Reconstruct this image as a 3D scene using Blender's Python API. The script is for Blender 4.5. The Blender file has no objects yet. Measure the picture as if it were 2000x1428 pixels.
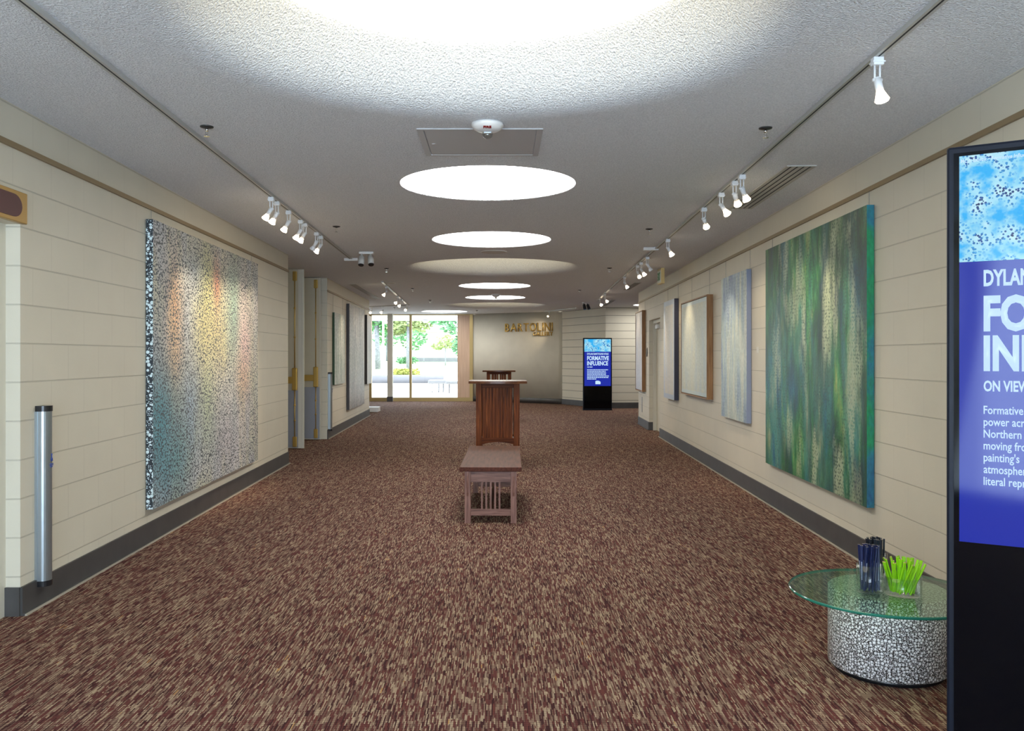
import bpy, bmesh, math, random
from mathutils import Vector, Matrix
random.seed(7)
C = bpy.context.scene.collection
S = bpy.context.scene
PI = math.pi

# ------------------------------------------------------------------ camera, world, lights, exposure
CAMZ = 1.353
cam = bpy.data.cameras.new('camera'); cam.sensor_width = 36; cam.lens = 30.6
cam.shift_x = 0.0125; cam.shift_y = -0.0085; cam.clip_end = 500
camo = bpy.data.objects.new('camera', cam); C.objects.link(camo)
camo.location = (0, 0, CAMZ); camo.rotation_euler = (PI/2, 0, 0)
S.camera = camo

w = bpy.data.worlds.new('sky'); S.world = w; w.use_nodes = True
bg = w.node_tree.nodes['Background']
bg.inputs[0].default_value = (0.74, 0.86, 1.0, 1); bg.inputs[1].default_value = 2.7

def add_light(name, kind, loc, energy, color, rot=(0, 0, 0), **kw):
    l = bpy.data.lights.new(name, kind); l.energy = energy; l.color = color
    for k, v in kw.items(): setattr(l, k, v)
    o = bpy.data.objects.new(name, l); C.objects.link(o); o.location = loc; o.rotation_euler = rot
    return o
sun = add_light('sun', 'SUN', (0, 60, 30), 4.5, (1.0, 0.96, 0.88), angle=0.01)
sun.rotation_euler = Vector((-0.30, -0.36, -0.88)).to_track_quat('-Z', 'Y').to_euler()
# daylight coming through the entrance glass behind the camera
add_light('entrance_daylight', 'AREA', (0, -2.40, 1.25), 105, (0.62, 0.80, 1.0), rot=(PI/2+0.30, 0, 0),
          shape='RECTANGLE', size=4.3, size_y=2.3)
S.view_settings.view_transform = 'Standard'; S.view_settings.look = 'None'
S.view_settings.gamma = 1; S.view_settings.use_curve_mapping = False
S.view_settings.exposure = 1.45
SKYLIGHT_SMALL, SKYLIGHT_LARGE, SPOT_W = 4.0, 0.95, 16

# ------------------------------------------------------------------ helpers
def V(*a): return Vector(a)
def box(bm, x0, x1, y0, y1, z0, z1, mi=0, bev=0.0):
    vs = [bm.verts.new((x, y, z)) for x in (x0, x1) for y in (y0, y1) for z in (z0, z1)]
    fs = [bm.faces.new([vs[i] for i in f]) for f in
          ((0, 1, 3, 2), (4, 6, 7, 5), (0, 4, 5, 1), (2, 3, 7, 6), (0, 2, 6, 4), (1, 5, 7, 3))]
    for f in fs: f.material_index = mi
    if bev > 0:
        es = list({e for f in fs for e in f.edges})
        r = bmesh.ops.bevel(bm, geom=es, offset=bev, segments=2, affect='EDGES', profile=0.5, material=mi)
    return fs
def frame_z(d):
    d = Vector(d).normalized(); return d.to_track_quat('Z', 'Y').to_matrix()
def cyl(bm, p0, p1, r0, r1=None, n=16, mi=0, caps=True, cap_mi=None):
    r1 = r0 if r1 is None else r1
    p0 = Vector(p0); p1 = Vector(p1); m = frame_z(p1 - p0)
    a = [bm.verts.new(p0 + m @ Vector((r0*math.cos(2*PI*i/n), r0*math.sin(2*PI*i/n), 0))) for i in range(n)]
    b = [bm.verts.new(p1 + m @ Vector((r1*math.cos(2*PI*i/n), r1*math.sin(2*PI*i/n), 0))) for i in range(n)]
    for i in range(n):
        f = bm.faces.new((a[i], a[(i+1) % n], b[(i+1) % n], b[i])); f.material_index = mi; f.smooth = n > 6
    if caps:
        f = bm.faces.new(a[::-1]); f.material_index = mi if cap_mi is None else cap_mi
        f = bm.faces.new(b); f.material_index = mi if cap_mi is None else cap_mi
def lathe(bm, prof, n=48, c=(0, 0, 0), mi=0, close_top=False, close_bot=False):
    rings = []
    for r, z in prof:
        if r < 1e-6: rings.append([bm.verts.new((c[0], c[1], c[2]+z))])
        else: rings.append([bm.verts.new((c[0]+r*math.cos(2*PI*i/n), c[1]+r*math.sin(2*PI*i/n), c[2]+z)) for i in range(n)])
    for a, b in zip(rings, rings[1:]):
        for i in range(n):
            j = (i+1) % n
            if len(a) == 1 and len(b) == 1: continue
            if len(a) == 1: f = bm.faces.new((a[0], b[i], b[j]))
            elif len(b) == 1: f = bm.faces.new((a[i], a[j], b[0]))
            else: f = bm.faces.new((a[i], a[j], b[j], b[i]))
            f.smooth = True; f.material_index = mi
    return rings
def obj(name, bm, mats, parent=None, loc=None, rotz=None, recalc=True):
    if recalc: bmesh.ops.recalc_face_normals(bm, faces=bm.faces)
    me = bpy.data.meshes.new(name); bm.to_mesh(me); bm.free()
    for m in (mats if isinstance(mats, (list, tuple)) else [mats]): me.materials.append(m)
    o = bpy.data.objects.new(name, me); C.objects.link(o)
    if parent: o.parent = parent
    if loc is not None: o.location = loc
    if rotz is not None: o.rotation_euler = (0, 0, rotz)
    return o
def tag(o, label, cat, group=None, kind=None):
    o['label'] = label; o['category'] = cat
    if group: o['group'] = group
    if kind: o['kind'] = kind
    return o
def thing(name, label, cat, loc=(0, 0, 0), rotz=0, group=None):
    o = bpy.data.objects.new(name, None); C.objects.link(o); o.empty_display_size = 0.1
    o.location = loc; o.rotation_euler = (0, 0, rotz)
    return tag(o, label, cat, group)
def struct(name, bm, mats, loc=None, rotz=None, parent=None):
    o = obj(name, bm, mats, parent, loc, rotz)
    if parent is None: o['kind'] = 'structure'
    return o
def B(): return bmesh.new()

# ------------------------------------------------------------------ materials
def base(name):
    m = bpy.data.materials.new(name); m.use_nodes = True
    nt = m.node_tree; return m, nt, nt.nodes['Principled BSDF'], nt.nodes.new, nt.links.new
def M(name, col, rough=0.6, metal=0.0, emit=None, es=1.0, spec=None, noise=0.0, nscale=40):
    m, nt, p, N, L = base(name)
    p.inputs['Base Color'].default_value = (*col, 1); p.inputs['Roughness'].default_value = rough
    p.inputs['Metallic'].default_value = metal
    if spec is not None: p.inputs['Specular IOR Level'].default_value = spec
    if emit: p.inputs['Emission Color'].default_value = (*emit, 1); p.inputs['Emission Strength'].default_value = es
    if noise > 0:
        tc = N('ShaderNodeTexCoord'); n = N('ShaderNodeTexNoise'); n.inputs['Scale'].default_value = nscale
        L(tc.outputs['Object'], n.inputs['Vector'])
        r = N('ShaderNodeValToRGB'); r.color_ramp.elements[0].position = .3; r.color_ramp.elements[1].position = .7
        r.color_ramp.elements[0].color = (*[c*(1-noise) for c in col], 1); r.color_ramp.elements[1].color = (*[min(1, c*(1+noise)) for c in col], 1)
        L(n.outputs['Fac'], r.inputs['Fac']); L(r.outputs['Color'], p.inputs['Base Color'])
    return m
def ramp(N, stops, interp='LINEAR'):
    r = N('ShaderNodeValToRGB'); cr = r.color_ramp; cr.interpolation = interp
    while len(cr.elements) < len(stops): cr.elements.new(0.5)
    for e, (pos, c) in zip(cr.elements, stops):
        e.position = pos; e.color = (*c, 1)
    return r
def math_(N, L, op, a, b=None):
    n = N('ShaderNodeMath'); n.operation = op
    for i, v in enumerate((a, b)):
        if v is None: continue
        if isinstance(v, (int, float)): n.inputs[i].default_value = v
        else: L(v, n.inputs[i])
    return n.outputs[0]
def mapping(N, L, src, scale, loc=(0, 0, 0)):
    m = N('ShaderNodeMapping'); m.inputs['Scale'].default_value = scale; m.inputs['Location'].default_value = loc
    L(src, m.inputs['Vector']); return m.outputs[0]
def mixc(N, L, fac, a, b, mode='MIX'):
    n = N('ShaderNodeMix'); n.data_type = 'RGBA'; n.blend_type = mode
    for sock, v in ((n.inputs[0], fac), (n.inputs[6], a), (n.inputs[7], b)):
        if isinstance(v, (int, float)): sock.default_value = v
        elif isinstance(v, tuple): sock.default_value = (*v, 1)
        else: L(v, sock)
    return n.outputs[2]
def bump(N, L, p, h, strength, dist):
    b = N('ShaderNodeBump'); b.inputs['Strength'].default_value = strength; b.inputs['Distance'].default_value = dist
    L(h, b.inputs['Height']); L(b.outputs[0], p.inputs['Normal'])

def mat_block(name, col, vert=1.0, joint=0.0042, depth=.42):
    """painted concrete block: x along the wall, z up"""
    m, nt, p, N, L = base(name)
    tc = N('ShaderNodeTexCoord'); sx = N('ShaderNodeSeparateXYZ'); L(tc.outputs['Object'], sx.inputs[0])
    cb = N('ShaderNodeCombineXYZ'); L(sx.outputs[0], cb.inputs[0]); L(sx.outputs[2], cb.inputs[1])
    def brick(width, mort):
        br = N('ShaderNodeTexBrick'); L(cb.outputs[0], br.inputs['Vector'])
        br.inputs['Scale'].default_value = 1; br.inputs['Brick Width'].default_value = width
        br.inputs['Row Height'].default_value = 0.2032; br.inputs['Mortar Size'].default_value = mort
        br.inputs['Mortar Smooth'].default_value = 0.3; br.offset = 0.5
        return br
    b1 = brick(0.4064, 0.0022); b2 = brick(400.0, joint)
    fac = math_(N, L, 'MAXIMUM', math_(N, L, 'MULTIPLY', b1.outputs['Fac'], 0.42*vert), b2.outputs['Fac'])
    n = N('ShaderNodeTexNoise'); n.inputs['Scale'].default_value = 2.5; n.inputs['Detail'].default_value = 4
    L(tc.outputs['Object'], n.inputs['Vector'])
    c0 = mixc(N, L, n.outputs['Fac'], tuple(c*.93 for c in col), tuple(min(1, c*1.05) for c in col))
    c1 = mixc(N, L, math_(N, L, 'MULTIPLY', fac, depth), c0, tuple(c*.45 for c in col))
    L(c1, p.inputs['Base Color']); p.inputs['Roughness'].default_value = 0.55
    n2 = N('ShaderNodeTexNoise'); n2.inputs['Scale'].default_value = 160; L(tc.outputs['Object'], n2.inputs['Vector'])
    h = math_(N, L, 'SUBTRACT', math_(N, L, 'MULTIPLY', n2.outputs['Fac'], 0.12), fac)
    bump(N, L, p, h, 0.7, 0.004)
    return m
WALLC = (0.66, 0.615, 0.50)
m_block = mat_block('painted_block', WALLC)
m_block_end = mat_block('painted_block_courses', WALLC, 0.0, .0095, .95)
m_plaster = M('plaster', (0.66, 0.63, 0.53), 0.7, noise=0.04, nscale=3)

def mat_ceiling():
    m, nt, p, N, L = base('popcorn_ceiling')
    tc = N('ShaderNodeTexCoord'); n = N('ShaderNodeTexNoise'); n.inputs['Scale'].default_value = 105
    n.inputs['Detail'].default_value = 2; n.inputs['Roughness'].default_value = 0.55
    L(tc.outputs['Object'], n.inputs['Vector'])
    r = ramp(N, [(0.3, (.66, .68, .71)), (0.7, (.87, .885, .91))]); L(n.outputs['Fac'], r.inputs['Fac'])
    L(r.outputs['Color'], p.inputs['Base Color']); p.inputs['Roughness'].default_value = 0.9
    bump(N, L, p, n.outputs['Fac'], 0.9, 0.014)
    return m
m_ceiling = mat_ceiling()

def mat_carpet():
    m, nt, p, N, L = base('striated_carpet')
    tc = N('ShaderNodeTexCoord'); sx = N('ShaderNodeSeparateXYZ'); L(tc.outputs['Object'], sx.inputs[0])
    u = math_(N, L, 'FLOOR', math_(N, L, 'DIVIDE', sx.outputs[0], 0.0050))
    wn0 = N('ShaderNodeTexWhiteNoise'); wn0.noise_dimensions = '1D'; L(u, wn0.inputs['W'])
    v = math_(N, L, 'FLOOR', math_(N, L, 'ADD', math_(N, L, 'DIVIDE', sx.outputs[1], 0.055), math_(N, L, 'MULTIPLY', wn0.outputs['Value'], 57.0)))
    cb = N('ShaderNodeCombineXYZ'); L(u, cb.inputs[0]); L(v, cb.inputs[1])
    wn = N('ShaderNodeTexWhiteNoise'); wn.noise_dimensions = '2D'; L(cb.outputs[0], wn.inputs['Vector'])
    # slow drift so beige or maroon yarns gather in patches
    n = N('ShaderNodeTexNoise'); n.inputs['Scale'].default_value = 1.0; n.inputs['Detail'].default_value = 3
    L(mapping(N, L, tc.outputs['Object'], (14, 3.5, 1)), n.inputs['Vector'])
    val = math_(N, L, 'ADD', math_(N, L, 'MULTIPLY', wn.outputs['Value'], 0.80), math_(N, L, 'MULTIPLY', math_(N, L, 'SUBTRACT', n.outputs['Fac'], 0.5), 0.6))
    val = math_(N, L, 'ADD', val, 0.08)
    r = ramp(N, [(0.0, (.055, .016, .016)), (0.18, (.120, .036, .032)), (0.36, (.165, .092, .068)), (0.50, (.27, .175, .125)),
                 (0.68, (.43, .32, .22)), (0.78, (.15, .045, .036)), (0.88, (.47, .36, .24)), (0.96, (.52, .28, .10))], 'CONSTANT')
    L(val, r.inputs['Fac'])
    # cross tufts
    t = math_(N, L, 'FRACT', math_(N, L, 'DIVIDE', sx.outputs[1], 0.0165))
    t2 = math_(N, L, 'FRACT', math_(N, L, 'DIVIDE', sx.outputs[0], 0.0050))
    tt = math_(N, L, 'MULTIPLY', math_(N, L, 'GREATER_THAN', t, 0.22), math_(N, L, 'GREATER_THAN', t2, 0.2))
    c = mixc(N, L, math_(N, L, 'ADD', math_(N, L, 'MULTIPLY', tt, 0.62), 0.38), (0.012, 0.006, 0.006), r.outputs['Color'])
    L(c, p.inputs['Base Color']); p.inputs['Roughness'].default_value = 0.95
    p.inputs['Specular IOR Level'].default_value = 0.15
    bump(N, L, p, tt, 0.3, 0.003)
    return m
m_carpet = mat_carpet()

m_base = M('cove_base', (0.064, 0.061, 0.060), 0.5, noise=0.12, nscale=6)
m_edge = M('carpet_edge_strip', (0.42, 0.38, 0.31), 0.6)
m_gold = M('brass', (0.66, 0.44, 0.12), 0.30, 0.75)
m_bronze = M('bronze_anodised', (0.50, 0.37, 0.16), 0.4, 0.55)
m_rail = M('rail_bronze', (0.30, 0.22, 0.12), 0.45, 0.3)
m_white = M('white_enamel', (0.80, 0.80, 0.80), 0.4)
m_trackgrey = M('track_grey', (0.50, 0.50, 0.48), 0.4, 0.2)
m_dark = M('dark_slot', (0.015, 0.015, 0.015), 0.6)
m_black = M('black_plastic', (0.012, 0.012, 0.014), 0.3)
m_chrome = M('chrome', (0.75, 0.75, 0.75), 0.15, 1.0)
m_alu = M('brushed_aluminium', (0.36, 0.40, 0.42), 0.36, 0.8)
m_cream = M('cream_door', (0.62, 0.57, 0.43), 0.5, noise=.03, nscale=4)
m_kick = M('kick_plate', (0.34, 0.36, 0.41), 0.45, 0.3)
m_frame = M('cream_frame', (0.68, 0.65, 0.55), 0.45)
m_panelgrey = M('access_panel_grey', (0.52, 0.52, 0.53), 0.5)
m_wire = M('steel_wire', (0.25, 0.25, 0.24), 0.4, 0.6)
m_spothead = M('lamp_white', (0.78, 0.80, 0.82), 0.35)
m_bulb = M('lit_bulb', (1, .9, .75), 0.3, emit=(1.0, 0.80, 0.55), es=14)
m_bulb_off = M('unlit_bulb', (0.75, .74, .72), 0.2)
m_diff_small = M('skylight_diffuser', (0.85, 0.85, 0.83), 0.5, emit=(1.0, 0.985, 0.95), es=SKYLIGHT_SMALL)
m_diff_large = M('skylight_dome', (0.85, 0.84, 0.78), 0.5, emit=(1.0, 0.88, 0.60), es=SKYLIGHT_LARGE)

def mat_glass(name, tint, gloss=0.9):
    m = bpy.data.materials.new(name); m.use_nodes = True; nt = m.node_tree; nt.nodes.clear(); N = nt.nodes.new; L = nt.links.new
    out = N('ShaderNodeOutputMaterial'); t = N('ShaderNodeBsdfTransparent'); t.inputs[0].default_value = (*tint, 1)
    g = N('ShaderNodeBsdfGlossy'); g.inputs['Roughness'].default_value = 0.02; g.inputs['Color'].default_value = (gloss, gloss, gloss, 1)
    lw = N('ShaderNodeLayerWeight'); lw.inputs['Blend'].default_value = 0.5
    fo = math_(N, L, 'ADD', math_(N, L, 'MULTIPLY', math_(N, L, 'POWER', lw.outputs['Facing'], 4.5), 0.75), 0.035); mx = N('ShaderNodeMixShader')
    L(fo, mx.inputs[0]); L(t.outputs[0], mx.inputs[1]); L(g.outputs[0], mx.inputs[2]); L(mx.outputs[0], out.inputs[0])
    return m
m_pane = mat_glass('window_glass', (0.96, 0.98, 0.98), 0.5)
m_tglass = mat_glass('table_glass', (0.80, 0.93, 0.85))
m_tedge = M('green_glass_edge', (0.02, 0.16, 0.11), 0.08)
m_cup = mat_glass('clear_acrylic', (0.93, 0.96, 0.97))

def mat_wood(name, c1, c2, sc, rough=0.45, spec=0.25):
    m, nt, p, N, L = base(name)
    tc = N('ShaderNodeTexCoord'); n = N('ShaderNodeTexNoise'); n.inputs['Scale'].default_value = 1; n.inputs['Detail'].default_value = 5
    n.inputs['Distortion'].default_value = 0.6
    L(mapping(N, L, tc.outputs['Object'], sc), n.inputs['Vector'])
    r = ramp(N, [(.3, c1), (.5, tuple((a+b)/2 for a, b in zip(c1, c2))), (.7, c2)]); L(n.outputs['Fac'], r.inputs['Fac'])
    L(r.outputs['Color'], p.inputs['Base Color']); p.inputs['Roughness'].default_value = rough
    p.inputs['Specular IOR Level'].default_value = spec
    bump(N, L, p, n.outputs['Fac'], 0.08, 0.002)
    return m
m_mahog = mat_wood('mahogany_vertical', (.050, .012, .004), (.22, .062, .014), (70, 70, 3), .45, .1)
m_mahog_h = mat_wood('mahogany_crossways', (.045, .011, .004), (.17, .046, .012), (3, 70, 70), .45, .1)
m_bench = mat_wood('walnut_bench_vertical', (.13, .055, .04), (.31, .155, .115), (60, 60, 4), .42)
m_bench_h = mat_wood('walnut_bench_crossways', (.12, .05, .037), (.30, .15, .11), (5, 40, 60), .42)
m_bench_t = mat_wood('walnut_bench_top', (.050, .014, .008), (.115, .036, .021), (50, 4, 50), .5, .1)
m_oak = mat_wood('oak_frame', (.22, .11, .045), (.38, .21, .095), (60, 60, 4), .5)
m_ply = mat_wood('pale_veneer', (.60, .42, .30), (.72, .53, .40), (18, 18, 1.2), .5)

# paintings -------------------------------------------------------------------
def mat_dots_face():
    m, nt, p, N, L = base('dotted_canvas_pastel')
    tc = N('ShaderNodeTexCoord'); o = tc.outputs['Object']
    vo = N('ShaderNodeTexVoronoi'); vo.inputs['Scale'].default_value = 1; vo.feature = 'F1'
    nz = N('ShaderNodeTexNoise'); nz.inputs['Scale'].default_value = 5; L(o, nz.inputs['Vector'])
    L(mapping(N, L, o, (52, 52, 62)), vo.inputs['Vector'])
    n = N('ShaderNodeTexNoise'); n.inputs['Scale'].default_value = 1; n.inputs['Detail'].default_value = 2.5; n.inputs['Roughness'].default_value = .55
    L(mapping(N, L, o, (2.1, 2.1, 0.75), (3.3, 0, 4.1)), n.inputs['Vector'])
    r = ramp(N, [(.28, (.22, .44, .48)), (.38, (.50, .56, .66)), (.46, (.62, .62, .64)), (.53, (.74, .72, .42)), (.585, (.70, .58, .46)), (.64, (.62, .64, .54)), (.72, (.66, .54, .54))])
    L(n.outputs['Fac'], r.inputs['Fac'])
    n2 = N('ShaderNodeTexNoise'); n2.inputs['Scale'].default_value = 1.1; n2.inputs['Detail'].default_value = 3; L(mapping(N, L, o, (1, 1, 1), (9, 2, 7)), n2.inputs['Vector'])
    r2 = ramp(N, [(.35, (.36, .41, .45)), (.65, (.66, .66, .68))]); L(n2.outputs['Fac'], r2.inputs['Fac'])
    # soft painted blooms: x along the canvas, z up, half sizes, colour, weight
    sx = N('ShaderNodeSeparateXYZ'); L(o, sx.inputs[0])
    wob = math_(N, L, 'MULTIPLY', math_(N, L, 'SUBTRACT', n2.outputs['Fac'], .5), 1.1)
    c = mixc(N, L, .45, r2.outputs['Color'], r.outputs['Color'])
    for bx, bz, rx, rz, col, wt in ((1.4, 1.25, 1.5, 1.0, (.66, .65, .50), .5), (.47, 1.45, .22, .42, (.80, .46, .24), .75), (.48, 1.15, .2, .3, (.82, .58, .34), .6), (1.25, 1.6, .42, .5, (.62, .62, .22), .8),
            (1.55, 1.72, .13, .32, (.72, .22, .16), .75), (1.45, 1.25, .5, .42, (.76, .66, .30), .75), (2.1, 1.55, .3, .55, (.30, .50, .42), .7), (2.45, 1.6, .22, .5, (.80, .72, .66), .7), (2.45, .85, .3, .3, (.80, .52, .30), .65), (2.5, 1.2, .25, .35, (.78, .52, .54), .6),
            (.85, .70, .3, .42, (.40, .52, .66), .7), (1.3, .62, .25, .5, (.44, .58, .38), .65), (.15, .55, .35, .5, (.10, .34, .42), .8), (.45, .30, .5, .42, (.14, .38, .44), .75), (2.0, .4, .7, .4, (.56, .52, .58), .6), (.9, 1.75, .35, .3, (.42, .50, .60), .6), (.75, 1.35, .18, .4, (.52, .58, .68), .6)):
        dx = math_(N, L, 'DIVIDE', math_(N, L, 'SUBTRACT', sx.outputs[0], bx), rx); dz = math_(N, L, 'DIVIDE', math_(N, L, 'SUBTRACT', sx.outputs[2], bz), rz)
        d2 = math_(N, L, 'ADD', math_(N, L, 'ADD', math_(N, L, 'MULTIPLY', dx, dx), math_(N, L, 'MULTIPLY', dz, dz)), wob)
        f = math_(N, L, 'MULTIPLY', math_(N, L, 'EXPONENT', math_(N, L, 'MULTIPLY', d2, -1.3)), wt)
        f = math_(N, L, 'MINIMUM', f, .9)
        c = mixc(N, L, f, c, col)
    dd = math_(N, L, 'ADD', vo.outputs['Distance'], math_(N, L, 'MULTIPLY', nz.outputs['Fac'], .1))
    k = ramp(N, [(.56, (1, 1, 1)), (.66, (0, 0, 0))]); L(dd, k.inputs['Fac'])
    c = mixc(N, L, k.outputs['Color'], (.075, .09, .105), mixc(N, L, 1.0, c, (.92, .93, .94), 'MULTIPLY'))
    L(c, p.inputs['Base Color']); p.inputs['Roughness'].default_value = .5
    bump(N, L, p, k.outputs['Color'], .35, .004)
    return m
def mat_dots(name, scale, fg, bgc, thr=.48, wrap=0, dims='2D'):
    m, nt, p, N, L = base(name)
    tc = N('ShaderNodeTexCoord'); vo = N('ShaderNodeTexVoronoi'); vo.inputs['Scale'].default_value = scale; vo.inputs['Randomness'].default_value = .85
    src = tc.outputs['Object']
    if wrap:      # unroll the cylinder: x = angle * radius, y = height
        sx = N('ShaderNodeSeparateXYZ'); L(src, sx.inputs[0]); cb = N('ShaderNodeCombineXYZ')
        L(math_(N, L, 'MULTIPLY', math_(N, L, 'ARCTAN2', sx.outputs[1], sx.outputs[0]), wrap), cb.inputs[0]); L(sx.outputs[2], cb.inputs[1]); src = cb.outputs[0]
    vo.voronoi_dimensions = dims; L(src, vo.inputs['Vector'])
    v2 = N('ShaderNodeTexVoronoi'); v2.voronoi_dimensions = dims; v2.feature = 'N_SPHERE_RADIUS'; v2.inputs['Scale'].default_value = scale; v2.inputs['Randomness'].default_value = .85; L(src, v2.inputs['Vector'])
    q = math_(N, L, 'DIVIDE', vo.outputs['Distance'], math_(N, L, 'ADD', v2.outputs['Radius'], .02))
    k = ramp(N, [(thr, (1, 1, 1)), (min(1, thr+.08), (0, 0, 0))]); L(math_(N, L, 'MULTIPLY', q, .5), k.inputs['Fac'])
    v3 = N('ShaderNodeTexVoronoi'); v3.voronoi_dimensions = dims; v3.inputs['Scale'].default_value = scale*2.1; v3.inputs['Randomness'].default_value = .5; L(src, v3.inputs['Vector'])
    k3 = ramp(N, [(.26, (1, 1, 1)), (.34, (0, 0, 0))]); L(v3.outputs['Distance'], k3.inputs['Fac'])
    far = ramp(N, [(.54, (0, 0, 0)), (.58, (1, 1, 1))]); L(math_(N, L, 'MULTIPLY', q, .5), far.inputs['Fac'])
    kk = math_(N, L, 'MAXIMUM', k.outputs['Color'], math_(N, L, 'MULTIPLY', far.outputs['Color'], k3.outputs['Color']))
    L(mixc(N, L, kk, bgc, fg), p.inputs['Base Color']); p.inputs['Roughness'].default_value = .4
    bump(N, L, p, math_(N, L, 'SUBTRACT', 1.0, vo.outputs['Distance']), .6, .006)
    return m
def mat_streaks(name, stops, sc=(5, 5, .8), loc=(0, 0, 0), dash=0.0, dash_sc=(55, 55, 30), dark=(.02, .05, .04), border=None, size=None, grain=.12, light=None):
    m, nt, p, N, L = base(name)
    tc = N('ShaderNodeTexCoord'); o = tc.outputs['Object']
    n = N('ShaderNodeTexNoise'); n.inputs['Scale'].default_value = 1; n.inputs['Detail'].default_value = 6; n.inputs['Roughness'].default_value = .62
    n.inputs['Distortion'].default_value = .4
    L(mapping(N, L, o, sc, loc), n.inputs['Vector'])
    r = ramp(N, stops); L(n.outputs['Fac'], r.inputs['Fac']); c = r.outputs['Color']
    g = N('ShaderNodeTexNoise'); g.inputs['Scale'].default_value = 1; g.inputs['Detail'].default_value = 4; L(mapping(N, L, o, (60, 60, 25)), g.inputs['Vector'])
    gr = ramp(N, [(.35, (1-grain*2.2,)*3), (.65, (1+0*grain,)*3)]); L(g.outputs['Fac'], gr.inputs['Fac'])
    c = mixc(N, L, 1.0, c, gr.outputs['Color'], 'MULTIPLY')
    if dash > 0:
        vo = N('ShaderNodeTexVoronoi'); vo.inputs['Scale'].default_value = 1; vo.inputs['Randomness'].default_value = .6
        L(mapping(N, L, o, dash_sc), vo.inputs['Vector'])
        k = ramp(N, [(.34, (1, 1, 1)), (.44, (0, 0, 0))]); L(vo.outputs['Distance'], k.inputs['Fac'])
        a = N('ShaderNodeTexNoise'); a.inputs['Scale'].default_value = 1; a.inputs['Detail'].default_value = 3; L(mapping(N, L, o, (4, 4, .9), (5, 1, 8)), a.inputs['Vector'])
        am = ramp(N, [(.40, (0, 0, 0)), (.55, (1, 1, 1))]); L(a.outputs['Fac'], am.inputs['Fac'])
        kk = math_(N, L, 'MULTIPLY', math_(N, L, 'MULTIPLY', k.outputs['Color'], am.outputs['Color']), dash)
        c = mixc(N, L, kk, c, light or (.62, .74, .60))
        kd = math_(N, L, 'MULTIPLY', math_(N, L, 'MULTIPLY', math_(N, L, 'SUBTRACT', 1.0, k.outputs['Color']), am.outputs['Color']), dash*.6)
        c = mixc(N, L, kd, c, dark)
    if border:
        W_, H_, bw, bc = border
        sx = N('ShaderNodeSeparateXYZ'); L(o, sx.inputs[0])
        ax = math_(N, L, 'GREATER_THAN', math_(N, L, 'ABSOLUTE', math_(N, L, 'SUBTRACT', sx.outputs[0], W_/2)), W_/2-bw)
        az = math_(N, L, 'GREATER_THAN', math_(N, L, 'ABSOLUTE', math_(N, L, 'SUBTRACT', sx.outputs[2], H_/2)), H_/2-bw)
        c = mixc(N, L, math_(N, L, 'MULTIPLY', math_(N, L, 'MAXIMUM', ax, az), .65), c, bc)
    L(c, p.inputs['Base Color']); p.inputs['Roughness'].default_value = .45
    bump(N, L, p, n.outputs['Fac'], .2, .004)
    return m

# ------------------------------------------------------------------ wall frames: x left to right facing the wall, y into the wall
class Frame:
    def __init__(s, ox, oy, dx, dy):
        s.o = Vector((ox, oy, 0)); l = math.hypot(dx, dy); s.d = Vector((dx/l, dy/l, 0)); s.a = math.atan2(dy, dx)
        s.n = Vector((-s.d.y, s.d.x, 0))
    def P(s, x, y=0, z=0): return s.o + s.d*x + s.n*y + Vector((0, 0, z))
FL = Frame(-2.374, 0, -0.0277, 1)            # left wall, x = distance from the camera
FL2 = Frame(-2.397, 0, -0.0300, 1)           # left wall past the double doors
FR = Frame(2.211, 0, -0.0345, -1)            # right wall, x = minus the distance
H = 2.65
def wall(name, fr, boxes, mat):
    bm = B()
    for b in boxes: box(bm, *b)
    return struct(name, bm, mat, fr.o, fr.a)

# floor
bm = B(); box(bm, -8, 8.5, -2.7, 26.62, -0.12, 0); struct('floor', bm, m_carpet)

# ceiling with skylight openings
AX = -0.085
BIG = [3.45, 12.75, 22.1]; SMALL = [(AX, 6.56), (AX, 9.67), (AX, 15.95), (AX, 19.1), (-1.57, 25.0), (4.02, 21.8)]
bm = B(); es = []
def loop(pts):
    vs = [bm.verts.new(q) for q in pts]
    for i in range(len(vs)): es.append(bm.edges.new((vs[i], vs[(i+1) % len(vs)])))
    return vs
loop([(-8, -2.7, H), (8.5, -2.7, H), (8.5, 26.62, H), (-8, 26.62, H)])
def ring(cx, cy, r, n): return [(cx+r*math.cos(2*PI*i/n), cy+r*math.sin(2*PI*i/n), H) for i in range(n)]
NB, NS = 96, 64
PROF = [(1.34, 0), (1.27, .004), (1.21, .018), (1.155, .048), (1.105, .095), (1.055, .155), (1.01, .215), (.975, .265), (.955, .295), (.955, .305), (1.0, .306), (1.06, .306)]
bigloops = [loop(ring(AX, y, PROF[0][0], NB)) for y in BIG]
smallloops = [loop(ring(x, y, .66, NS)) for x, y in SMALL]
bmesh.ops.triangle_fill(bm, use_beauty=True, edges=es)
for vs, (cx, cy), prof, n in [(v, (AX, y), PROF, NB) for v, y in zip(bigloops, BIG)] + [(v, c, [(.66, 0), (.66, .062)], NS) for v, c in zip(smallloops, SMALL)]:
    prev = vs
    for r, dz in prof[1:]:
        cur = [bm.verts.new((q[0], q[1], H+dz)) for q in ring(cx, cy, r, n)]
        for i in range(n):
            f = bm.faces.new((prev[i], prev[(i+1) % n], cur[(i+1) % n], cur[i])); f.smooth = True
        prev = cur
struct('ceiling', bm, m_ceiling)
where = ['nearest the camera, cut by the top of the photo', 'in the middle of the row, beyond two small ones', 'farthest along the row']
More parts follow.
